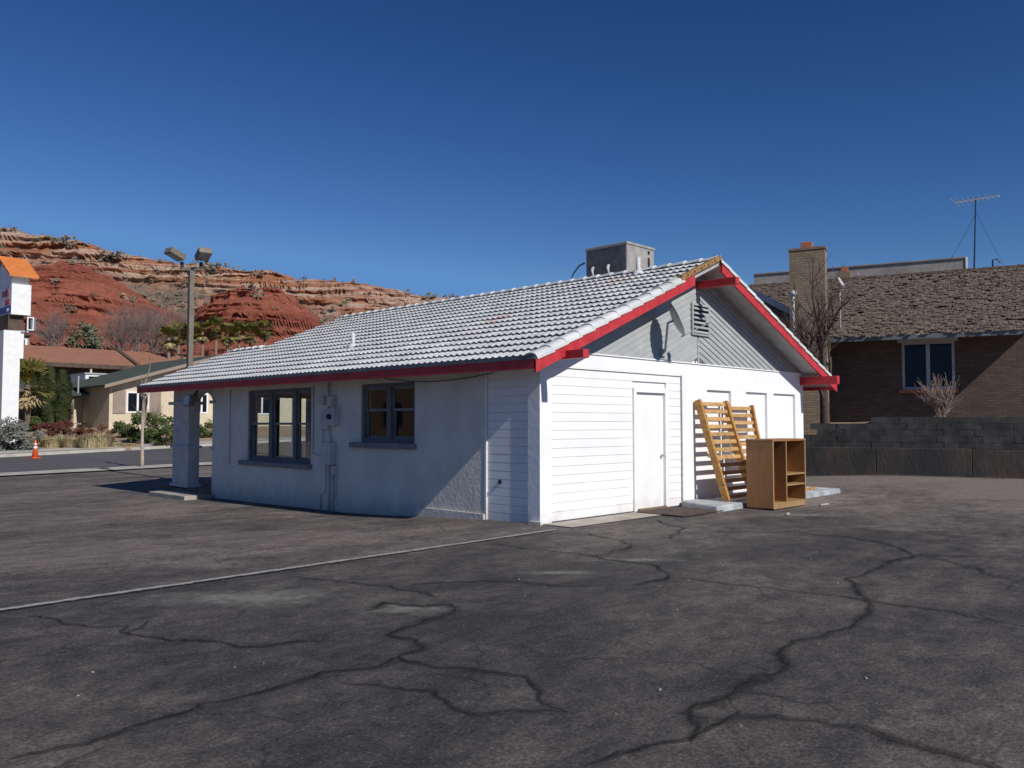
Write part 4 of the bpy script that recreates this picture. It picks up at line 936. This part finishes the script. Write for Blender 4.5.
# young street tree
bare_tree('sapling', G(4.5,26.75), 5.2, .075, 'thin pale leafless sapling on the near pavement', 'tree', 21, M['bark_pale'], M['twig'], lev=3, trunkf=.55, spread=.22, kids=(1,2), lean=.02, up=.4)
# white post seen through the windows
o = bx(12.6,12.95,28.2,28.5,gz(12.7,28)-.1,3.6).build('shaft', M['white']); 
wp = thing('white_post', G(12.7,28.3), 'white post across the forecourt, seen through the large window', 'post'); ORG['shaft'] = (0,0,0)
o.parent = wp; o.location = -Vector(wp.location); bx(12.5,13.05,28.1,28.6,3.6,3.8).build('post_cap', M['white'], wp)
# cream house
hs = thing('cream_house', G(18,54), 'low cream stucco house with dark green roof across the street', 'house')
HU0, HU1, HVv, hb = 13.1, 30.0, 54.5, gz(16,54.5) - .3
wins = [(14.3,15.95,2.35,3.95),(19.55,20.6,2.35,3.95),(24.3,26.3,2.3,4.0)]
b = MB(); e = [HU0] + [x for w_ in wins for x in w_[:2]] + [HU1]
for a, c_ in zip(e[::2], e[1::2]): b.box(a, c_, HVv, HVv+.3, hb, 4.35)
for w_ in wins: b.box(w_[0],w_[1],HVv,HVv+.3,hb,w_[2]); b.box(w_[0],w_[1],HVv,HVv+.3,w_[3],4.35)
b.prism([(HU0,HVv,4.35),(HU1,HVv,4.35),((HU0+HU1)/2,HVv,4.35+.30*(HU1-HU0)/2)], (0,.3,0)); b.box(HU0,HU0+.3,HVv+.3,66,hb,4.35); b.build('wall', M['cream'], hs)
for w_ in wins:
    b = MB(); f = .12; b.box(w_[0],w_[0]+f,HVv-.05,HVv+.1,w_[2],w_[3]); b.box(w_[1]-f,w_[1],HVv-.05,HVv+.1,w_[2],w_[3]); b.box(w_[0]+f,w_[1]-f,HVv-.05,HVv+.1,w_[3]-f,w_[3]); b.box(w_[0]+f,w_[1]-f,HVv-.05,HVv+.1,w_[2],w_[2]+f); m_ = (w_[0]+w_[1])/2; b.box(m_-.07,m_+.07,HVv-.05,HVv+.1,w_[2]+f,w_[3]-f)
    o = b.build('window', M['white'], hs); bx(w_[0]+f,w_[1]-f,HVv+.02,HVv+.04,w_[2]+f,w_[3]-f).build('pane', M['glass_dark'], o)
for a, c_ in ((13.35,14.22),(16.03,16.85)): bx(a,c_,HVv-.06,HVv-.002,2.3,4.0).build('shutter', M['taupe'], hs)
um = (HU0+HU1)/2; zt = 4.22 + .305*(um-HU0+.6)
b = MB(); b.hexa([(HU0-.6,HVv-.7,4.22),(um,HVv-.7,zt),(um,68,zt),(HU0-.6,68,4.22),(HU0-.6,HVv-.7,4.36),(um,HVv-.7,zt+.14),(um,68,zt+.14),(HU0-.6,68,4.36)])
b.hexa([(HU1+.6,HVv-.7,4.22),(um,HVv-.7,zt),(um,68,zt),(HU1+.6,68,4.22),(HU1+.6,HVv-.7,4.36),(um,HVv-.7,zt+.14),(um,68,zt+.14),(HU1+.6,68,4.36)]); b.build('roof', M['green_roof'], hs)
b = MB(); b.hexa([(HU0-.6,HVv-.76,4.12),(um,HVv-.76,zt-.1),(um,HVv-.7,zt-.1),(HU0-.6,HVv-.7,4.12),(HU0-.6,HVv-.76,4.37),(um,HVv-.76,zt+.15),(um,HVv-.7,zt+.15),(HU0-.6,HVv-.7,4.37)]); b.build('barge_board', M['taupe'], hs)
# set-back wing with lean-to roof
bx(9.6,13.1,60.0,60.3,hb,3.6).build('wing_wall', M['cream'], hs); bx(9.6,9.9,60.3,66,hb,3.6).build('wing_wall', M['cream'], hs)
b = MB(); b.hexa([(8.9,58.6,3.35),(13.1,58.6,3.75),(13.1,66,5.4),(8.9,66,5.0),(8.9,58.6,3.5),(13.1,58.6,3.9),(13.1,66,5.55),(8.9,66,5.15)]); b.build('wing_roof', M['green_roof'], hs)
bx(11.7,12.1,58.8,59.2,hb,3.4).build('porch_pillar', M['taupe'], hs); bx(9.8,13.1,59.0,59.1,1.5,1.6).build('porch_rail', M['taupe'], hs); MB().tube([(12.4,58.9,3.8),(12.4,58.9,5.2)], .06, 6).build('vent_pipe', M['metal_grey'], hs)
bx(10.4,11.3,59.97,60.0,1.1,3.1).build('door', M['taupe'], hs)
# fence left of the wing
fn = thing('wooden_fence', G(7.5,61.5), 'grey brown board fence behind the cypress trees', 'fence')
for k in range(24):
    u = 4.0 + k*.26; z = gz(u,61.5); bx(u,u+.24,61.5+rnd.random()*.02,61.53,z-.05,z+1.7+rnd.random()*.08).build('board', M['taupe'], fn)
# motel
mo = thing('motel', G(30,88), 'long two storey motel with brown shingle roof behind the cream house', 'motel')
mz = 1.5
def roofseg(u0, u1, v0, ze, vr, zr):
    b = MB(); b.hexa([(u0,v0,ze),(u1,v0,ze),(u1,vr,zr),(u0,vr,zr),(u0,v0,ze+.25),(u1,v0,ze+.25),(u1,vr,zr+.15),(u0,vr,zr+.15)]); return b
roofseg(2,27.5,86.5,7.75,92.5,10.0).build('roof', M['brown_roof'], mo); roofseg(27.8,60,87.3,7.85,93.0,10.05).build('roof', M['brown_roof'], mo)
b = MB(); b.hexa([(27.4,86.3,7.65),(27.85,86.3,7.65),(27.85,93,10.1),(27.4,93,10.1),(27.4,86.3,8.2),(27.85,86.3,8.2),(27.85,93,10.45),(27.4,93,10.45)]); b.build('party_ridge', M['dark_wall'], mo)
bx(2,60,89.0,89.4,mz,8.2).build('wall', M['dark_wall'], mo); bx(2,60,86.6,89.0,4.4,4.6).build('balcony', M['taupe'], mo)
bx(2,27.5,86.45,86.5,7.55,8.0).build('fascia', M['dark_wall'], mo); bx(27.8,60,87.2,87.3,7.6,8.1).build('fascia', M['dark_wall'], mo)
for k in range(14):
    u = 3 + k*4.1; o = bx(u,u+2.0,88.9,89.0,5.2,6.9).build('window', M['cream'], mo); bx(u+.12,u+1.88,88.86,88.9,5.35,6.75).build('pane', M['glass_dark'], o); bx(u-.9,u-.7,86.6,86.8,mz,7.8).build('post', M['cream'], mo)
MB().tube([(34.2,90,8.8),(34.2,90,10.1)], .12, 6).build('vent_pipe', M['dark_wall'], mo)
# white outbuilding
wo = thing('white_outbuilding', G(20.5,76), 'small white outbuilding with a dark window below the motel eave', 'outbuilding')
b = MB(); b.box(18.6,22.8,76,76.3,1,6.3); b.box(18.6,18.9,76.3,80,1,6.3); b.build('wall', M['white'], wo); bx(18.5,22.9,75.9,80,6.3,6.45).build('roof', M['metal_grey'], wo); bx(18.9,20.2,75.93,76,4.9,6.1).build('window', M['glass_dark'], wo)
b = MB(); b.lathe((23.2,75.6,5.6), [(.02,0),(.6,.12),(.9,.35),(.85,.4)], 16); b.build('dish', M['dish'], wo, smooth=True); MB().tube([(23.2,75.6,1.2),(23.2,75.6,5.7)], .08, 6).build('dish_mast', M['metal_grey'], wo)
# pale apartments on the slope behind the motel
ap = thing('hillside_apartments', (20,112,3), 'pale apartment row on the slope above the motel roof', 'apartments')
b = MB()
bx(16.5,23.6,112,116,3,13.0).build('wall', M['parapet'], ap); bx(16.2,23.9,111.6,116.5,13.0,13.2).build('roof', M['dark_wall'], ap)
for k in range(6):
    u = 16.8 + k*1.15; o = bx(u,u+.8,111.92,112,11.6,12.6).build('window', M['white'], ap); bx(u+.12,u+.5,111.88,111.92,11.7,12.5).build('pane', M['glass_dark'], o)
for k in range(12): bx(16.5+k*.6,16.56+k*.6,111.3,111.36,10.2,11.1).build('baluster', M['metal_grey'], ap)
bx(16.5,23.6,111.28,111.38,11.1,11.18).build('handrail', M['metal_grey'], ap)
# --- palms
def frond(b, base, d, L, rg, nb=11):
    d = d.normalized(); side = d.cross(Vector((0,0,1)))
    if side.length < .1: side = Vector((1,0,0))
    side.normalize(); upv = side.cross(d); tip = base + d * L * .5
    b.face([base - side*.03, base + side*.03, tip + side*.02, tip - side*.02])
    for k in range(nb):
        a = (k/(nb-1) - .5) * 2.5; dd = d*math.cos(a) + side*math.sin(a) + upv*rg.uniform(-.12,.12); e = tip + dd*L*.5*rg.uniform(.85,1.1) - Vector((0,0,L*.08*rg.random())); w_ = dd.cross(upv).normalized()*L*.045
        m_ = tip.lerp(e, .55); b.face([tip, m_ + w_, e, m_ - w_])
def palm(nm, base, h, L, nf, label, seed, group):
    rg = random.Random(seed); t_ = thing(nm, base, label, 'palm tree', group); bs = Vector(base); top = bs + Vector((rg.uniform(-.15,.15), rg.uniform(-.15,.15), h))
    MB().tube([bs - Vector((0,0,.1)), bs.lerp(top,.5) + Vector((.05,0,0)), top], [.24,.19,.2], 9).build('trunk', M['palm_bark'], t_, smooth=True)
    b = MB(); s = MB()
    for k in range(nf):
        a = rg.uniform(0, 6.28); el = rg.uniform(-.5, 1.3); frond(b, top, Vector((math.cos(a)*math.cos(el), math.sin(a)*math.cos(el), math.sin(el))), L*rg.uniform(.85,1.1), rg)
    for k in range(int(nf*.6)):
        a = rg.uniform(0, 6.28); el = rg.uniform(-1.4,-.6); frond(s, top - Vector((0,0,.15)), Vector((math.cos(a)*math.cos(el), math.sin(a)*math.cos(el), math.sin(el))), L*.85, rg, 8)
    b.build('crown', M['leaf_palm'], t_, fix=False); s.build('dry_skirt', M['leaf_tan'], t_, fix=False); return t_
palm('fan_palm', G(7.9,54.9), 3.3, 2.1, 34, 'fan palm with a dry skirt beside the white pylon sign', 3, 'fan palms')
palm('fan_palm', G(7.0,58.5), 4.9, 1.9, 30, 'taller fan palm just behind the one beside the pylon sign', 4, 'fan palms')
P0 = None
yaw = R(44.27); hh = Vector((math.cos(yaw), math.sin(yaw), 0)); rr_ = Vector((math.sin(yaw), -math.cos(yaw), 0)); CC = Vector((-9.687,-8.829,1.6))
def at(x, y, D): return CC + hh*D + rr_*((x-512)/828*D*1.002) + Vector((0,0,(423-y)/828*D))
plab = ['low fan palm crown half hidden left of the lamp post','small fan palm crown between the second and third of the row','low fan palm crown before the fourth of the row','fan palm crown left of the rightmost one','fan palm crown furthest left of the row above the motel roof','fan palm crown just right of the lamp post above the motel roof','third fan palm crown of the row above the motel roof','fan palm crown fourth in the row, beside the red mound','fan palm crown rightmost, standing apart above the grey roof']
for k, (x, y) in enumerate(((168,337),(191,334),(228,334),(250,333),(178,332),(202,331),(216,327),(238,331),(264,329))):
    p = at(x, y, 100 + 2.2*k); g = 2.5; palm('fan_palm', (p.x, p.y, g), p.z - g, 1.75, 46, plab[k], 30 + k, 'fan palms')
# --- cypresses
clab = ['dark columnar cypress leftmost in the row by the fence','second dark columnar cypress in the row by the fence','third dark columnar cypress in the row by the fence','broad dark cypress rightmost in the row by the fence']
for k, (x, r_, h) in enumerate(((34,.5,3.6),(42.5,.48,4.1),(51,.52,4.4),(62.5,.68,4.2))):
    p = at(x, 428, 60.5 + k*.4); rg = random.Random(50+k); t_ = thing('cypress', G(p.x,p.y), clab[k], 'tree', 'cypress trees by the fence'); b = MB(); z = gz(p.x,p.y)
    for j in range(2600):
        s = rg.random(); a = rg.uniform(0,6.28); rad = r_ * (min(1, s*5) ** .5) * (1 - max(0, s-.75)*2.6) * rg.uniform(.78,1.08) * (1 + .12*math.sin(a*3 + s*9)); pp = Vector((p.x+math.cos(a)*rad, p.y+math.sin(a)*rad, z + .15 + s*h)); d = Vector((math.cos(a)*.35+rg.gauss(0,.15), math.sin(a)*.35+rg.gauss(0,.15), 1)).normalized()*.16; w_ = Vector((-math.sin(a), math.cos(a), rg.gauss(0,.3)))*.06
        b.face([pp - d, pp + w_, pp + d, pp - w_])
    b.build('crown', M['leaf_dark'], t_, fix=False); MB().tube([(p.x,p.y,z-.1),(p.x,p.y,z+h*.8)], [.12,.03], 6).build('trunk', M['bark_dark'], t_)
# --- verge shrubs and grasses (pixel bearing and distance give each its spot on the ground)
def spot(x, D): p = CC + hh*D + rr_*((x-512)/828*D); return G(p.x, p.y)
for k, (x, D, rad, n, sz, mt, lab) in enumerate((
 (5,46.2,(1.25,1.1,1.0),2200,.09,'leaf_grey','grey sage shrub at the picture edge below the pylon sign'),
 (25,46.4,(1.1,1.0,.95),2000,.09,'leaf_grey','round grey sage shrub right of the pylon sign foot'),
 (30,57,(1.0,.8,.6),900,.1,'leaf_green','green low shrub below the fan palm'),
 (45,54,(.75,.7,.5),900,.08,'leaf_red','red brown shrub left of the three by the cypress trees'),(56,54.5,(.6,.6,.55),800,.08,'leaf_red','red brown rounded shrub below the rightmost cypress'),
 (72,54,(.7,.7,.7),900,.08,'leaf_red','red brown shrub beside the porch wing'),(87,53.5,(.7,.7,.5),900,.08,'leaf_red','red brown shrub left of a pair before the porch wing'),
 (103,53,(.9,.8,.55),1000,.08,'leaf_red','wide red brown shrub nearest the corner of the cream house'),
 (124,55,(.85,.8,.85),1300,.1,'leaf_green','clipped round green bush under the house window'),
 (143,52,(1.35,1.2,1.2),2600,.1,'leaf_green','largest green bush in the verge, behind the sapling'),(163,54,(1.5,1.2,.85),2000,.1,'leaf_green','broad green hedge bush left of the porch pier'),
 (168,50,(1.0,.9,.65),1300,.09,'leaf_green','low olive bush near the kerb left of the porch pier'),(208,57,(1.0,.8,.8),900,.1,'leaf_green','green bush seen through the porch arch'),
 (190,56,(1.2,.8,.7),900,.1,'leaf_green','green bush hidden partly by the porch pier'))):
    bush('shrub', spot(x, D), rad, n, sz, M[mt], lab, 'shrub', 70 + k, 'shrubs in the verge across the street')
glab = ['leftmost dry tan grass tuft in the verge','dry grass tuft second from the pylon sign','third dry grass tuft in the verge','fourth dry grass tuft in the verge','tall pale dry grass clump in front of the red brown shrubs','pale grass clump right of the tall one','low dry grass tuft left of the green bushes','dry grass tuft below the cream house window']
for k, (x, D, h, r_) in enumerate(((44,49,.8,.9),(53,48.5,.75,1.0),(62,49.5,.8,1.0),(73,48.6,.8,1.0),(90,48,1.05,1.0),(100,48.4,1.15,1.1),(116,49,.45,.8),(133,49,.4,.8))):
    tuft(spot(x, D), h, r_, 700, M['grass'], glab[k], 200 + k, 'dry grass tufts in the verge')
bare_tree('bare_shrub', spot(156,55), 3.0, .04, 'leafless reddish shrub against the right shutter of the cream house', 'shrub', 8, M['twig'], M['twig'], stems=5, lev=3, trunkf=.35, spread=.25, lean=.25)
# boulders in the verge
for k, (x, D, s_) in enumerate(((98,55,.55),(84,55.5,.45),(112,50,.3),(128,48.5,.28))):
    p = spot(x, D); bm = bmesh.new(); bmesh.ops.create_icosphere(bm, subdivisions=2, radius=s_)
    for v in bm.verts: v.co *= 1 + .35*noise.noise(v.co*2.1/s_*.5 + Vector((k*3,0,0))); v.co.z *= .7
    me = bpy.data.meshes.new('boulder'); bm.to_mesh(me); bm.free(); me.materials.append(M['dirt']); o = bpy.data.objects.new('boulder', me); col.objects.link(o); o.location = (p[0],p[1],p[2]+s_*.3)
    tag(o, ['largest pinkish boulder by the corner of the cream house','squarish tan boulder before the porch wing','small tan stone by the kerb before the house corner','tan stone near the kerb left of the sapling'][k], 'boulder', 'boulders in the verge')
# bare grey trees at the hill foot
bush('olive_tree', (26.3,98.9,8.8), (2.3,2.3,2.6), 1500, .3, M['leaf_olive'], 'rounded dusty olive tree above the middle of the motel roof', 'tree', 333, None, 26)
tl = ['bare grey tree furthest left above the motel roof','bare pinkish tree above the middle of the motel roof','wide bare tree left of the fan palms','tall bare tree behind the fan palms','bare tree between the motel and the red mound']
for k, (x, y, D, h) in enumerate(((58,345,98,7),(118,345,104,8),(135,342,106,8.5),(155,345,108,8),(168,343,110,8))):
    p = at(x, y, D); bare_tree('bare_tree', (p.x, p.y, p.z - h*.35), h, .13, tl[k], 'tree', 90 + k, M['twig_far'], M['twig_far'], stems=3, lev=5, trunkf=.25, spread=.6, kids=(2,3), group='bare trees at the hill foot', lean=.25)

# ================================================================== red rock hill
CR = [(-260,66),(-200,60),(-150,53),(-123.7,49),(-109,46.2),(-97,43.2),(-80,40.3),(-51,36.6),(-20,32),(21,27),(70,22),(130,17)]
PR = [(-.3,-.06),(0,0),(.2,.12),(.45,.36),(.75,.68),(.89,.80),(.92,.87),(.955,.895),(.975,.97),(1,1.0)]
def sstep(a, b, x): t = max(0, min(1, (x - a)/(b - a))); return t*t*(3-2*t)
MND = [(-90,165,40,48,33.0,1.9),(-47,152,20,28,26.5,2.2),(-122,182,22,26,42,1.6),(-70,142,16,18,15,1.6),(-100,150,26,26,24,2)]
def hill(s, d):
    nb = noise.fractal(Vector((s*.02, d*.02, 3)), 1, 2, 5); nf = noise.fractal(Vector((s*.09, d*.09, 7)), 1, 2, 4)
    zc = lerp_tab(CR, s) + .5*nf; dc = 198 + 9*nb
    t = (d - 112)/(dc - 112); z = 2 + (zc - 2)*lerp_tab(PR, t) if t < 1 else zc + .01*(d - dc)
    gul = .5 + .5*noise.noise(Vector((s*.055, d*.018, 11)))
    if t < 1: z += (2.2*nb*2 + .9*nf - 2.6*gul*sstep(.1,.5,t)*(1-sstep(.8,1,t)))*sstep(0,.2,t)*(1-sstep(.85,1,t))
    red = 0
    for (ms, md, rs, rd_, pk, ex) in MND:
        r = math.hypot((s - ms)/rs, (d - md)/rd_)*(1 + .35*nb + .10*nf)
        if r < 1.3:
            h = pk*(1 - r**ex) + 1.3*nf + 1.8*noise.noise(Vector((s*.16, d*.05, 31)))*min(1, r*1.6) - 1.2*abs(noise.noise(Vector((s*.33, d*.12, 8))))
            k = sstep(-1.2, .8, h - z)
            if h > z: z = h
            red = max(red, k)
    return z, red, t
S0, S1, D0, D1, NS, ND = -175, 45, 104, 226, 560, 380
b = MB(); reds = []; tops = []
for i in range(NS + 1):
    for j in range(ND + 1):
        s = S0 + (S1-S0)*i/NS; d = D0 + (D1-D0)*j/ND
        z, red, t = hill(s, d)
        st = sstep(6, 14, z)*(.15 + .85*max(red, sstep(.86,.92,t)))
        # stratified ledges: terrace the height and push beds in and out
        wv = z + 1.1*noise.noise(Vector((s*.05, d*.05, 1))); hstep = 1.9; fr_ = (wv/hstep) % 1.0
        tz = (math.floor(wv/hstep) + sstep(.25,.75,fr_))*hstep - wv
        z2 = z + tz*(.28 + .5*max(0, noise.noise(Vector((s*.06, d*.06, 21)))))*st*1.15
        bed = noise.noise(Vector((z2*.75, s*.03, 5))) + .6*noise.noise(Vector((z2*2.1, s*.10, 9))); off = bed*2.1*st
        rough = noise.fractal(Vector((s*.35, d*.35, z2*.3)), 1, 2, 4)*.8*st
        dd = d - off + rough; p = CC + hh*dd + rr_*s
        b.v.append((p.x, p.y, z2 + rough*.5)); reds.append(red); tops.append(sstep(.885,.92,t + .03*noise.noise(Vector((s*.08, 1, 1))))*(1-red))
n = ND + 1
b.f = [(i*n+j, (i+1)*n+j, (i+1)*n+j+1, i*n+j+1) for i in range(NS) for j in range(ND)]
me = bpy.data.meshes.new('red_rock_hill'); me.from_pydata(b.v, [], b.f)
ca = me.color_attributes.new('rock', 'FLOAT_COLOR', 'POINT')
buf = [x for r_, t_ in zip(reds, tops) for x in (r_, t_, 0, 1)]; ca.data.foreach_set('color', buf)
m, t, p = newmat('red sandstone'); at_ = t.nodes.new('ShaderNodeAttribute'); at_.attribute_name = 'rock'; sp = t.nodes.new('ShaderNodeSeparateColor'); t.links.new(at_.outputs['Color'], sp.inputs[0])
strat = nz(t, pos(t, (.03,.03,.55)), 1, 6, .65, .5); blot = nz(t, pos(t), .11, 6, .65); fine = nz(t, pos(t, (1,1,2)), 1.1, 6, .7)
redc = ramp(t, strat, [(.3, (.19,.055,.037)), (.46, (.27,.085,.054)), (.62, (.35,.125,.08)), (.75, (.24,.076,.052))])
topc = ramp(t, strat, [(.34, (.30,.115,.06)), (.46, (.38,.19,.11)), (.55, (.50,.38,.30)), (.62, (.34,.15,.085)), (.72, (.27,.10,.055))])
tal = ramp(t, blot, [(.36, (.17,.135,.105)), (.47, (.24,.17,.125)), (.55, (.32,.15,.10)), (.63, (.36,.22,.165)), (.70, (.48,.38,.33))])
c = mix(t, sp.outputs[1], tal, topc); c = mix(t, sp.outputs[0], c, redc); c = mix(t, .7, c, ramp(t, fine, [(.3, (.55,.55,.55)), (.7, (1.35,1.35,1.35))]), 'MULTIPLY')
t.links.new(c, p.inputs['Base Color']); p.inputs['Roughness'].default_value = .95; p.inputs['Specular IOR Level'].default_value = .1; bump(t, p, fine, 1.0, .6)
me.materials.append(m); o = bpy.data.objects.new('red_rock_hill', me); col.objects.link(o); struct(o)
# desert scrub on the hill
rg = random.Random(5); b = MB(); cnt = 0
while cnt < 2300:
    s = rg.uniform(-150, 30); d = rg.uniform(118, 205); z, red, tt = hill(s, d)
    if red > .25 and rg.random() > .06: continue
    if tt > .88 and rg.random() > .3: continue
    if noise.noise(Vector((s*.045, d*.045, 2))) < -.12 and rg.random() > .2: continue
    p = CC + hh*d + rr_*s; r_ = rg.uniform(.35, 1.25)*(1.25 if tt < .6 else 1); leaves(b, (p.x, p.y, z + r_*.4), (r_, r_, r_*.75), 30, r_*.36, rg, 7, 1.8, .3); cnt += 1
for x, y in ((66,236),(104,252),(116,250),(240,272),(255,275),(268,277),(275,279),(283,281),(426,296),(432,295),(205,262),(212,264)):
    p = at(x, y + 2, 196); leaves(b, (p.x, p.y, p.z - .3), (1.7,1.7,1.5), 130, .5, rg, 10, 2.2, .2)
o = b.build('hill_scrub', M['scrub'], fix=False); tag(o, 'grey green desert scrub scattered over the red hill', 'scrub', kind='stuff')
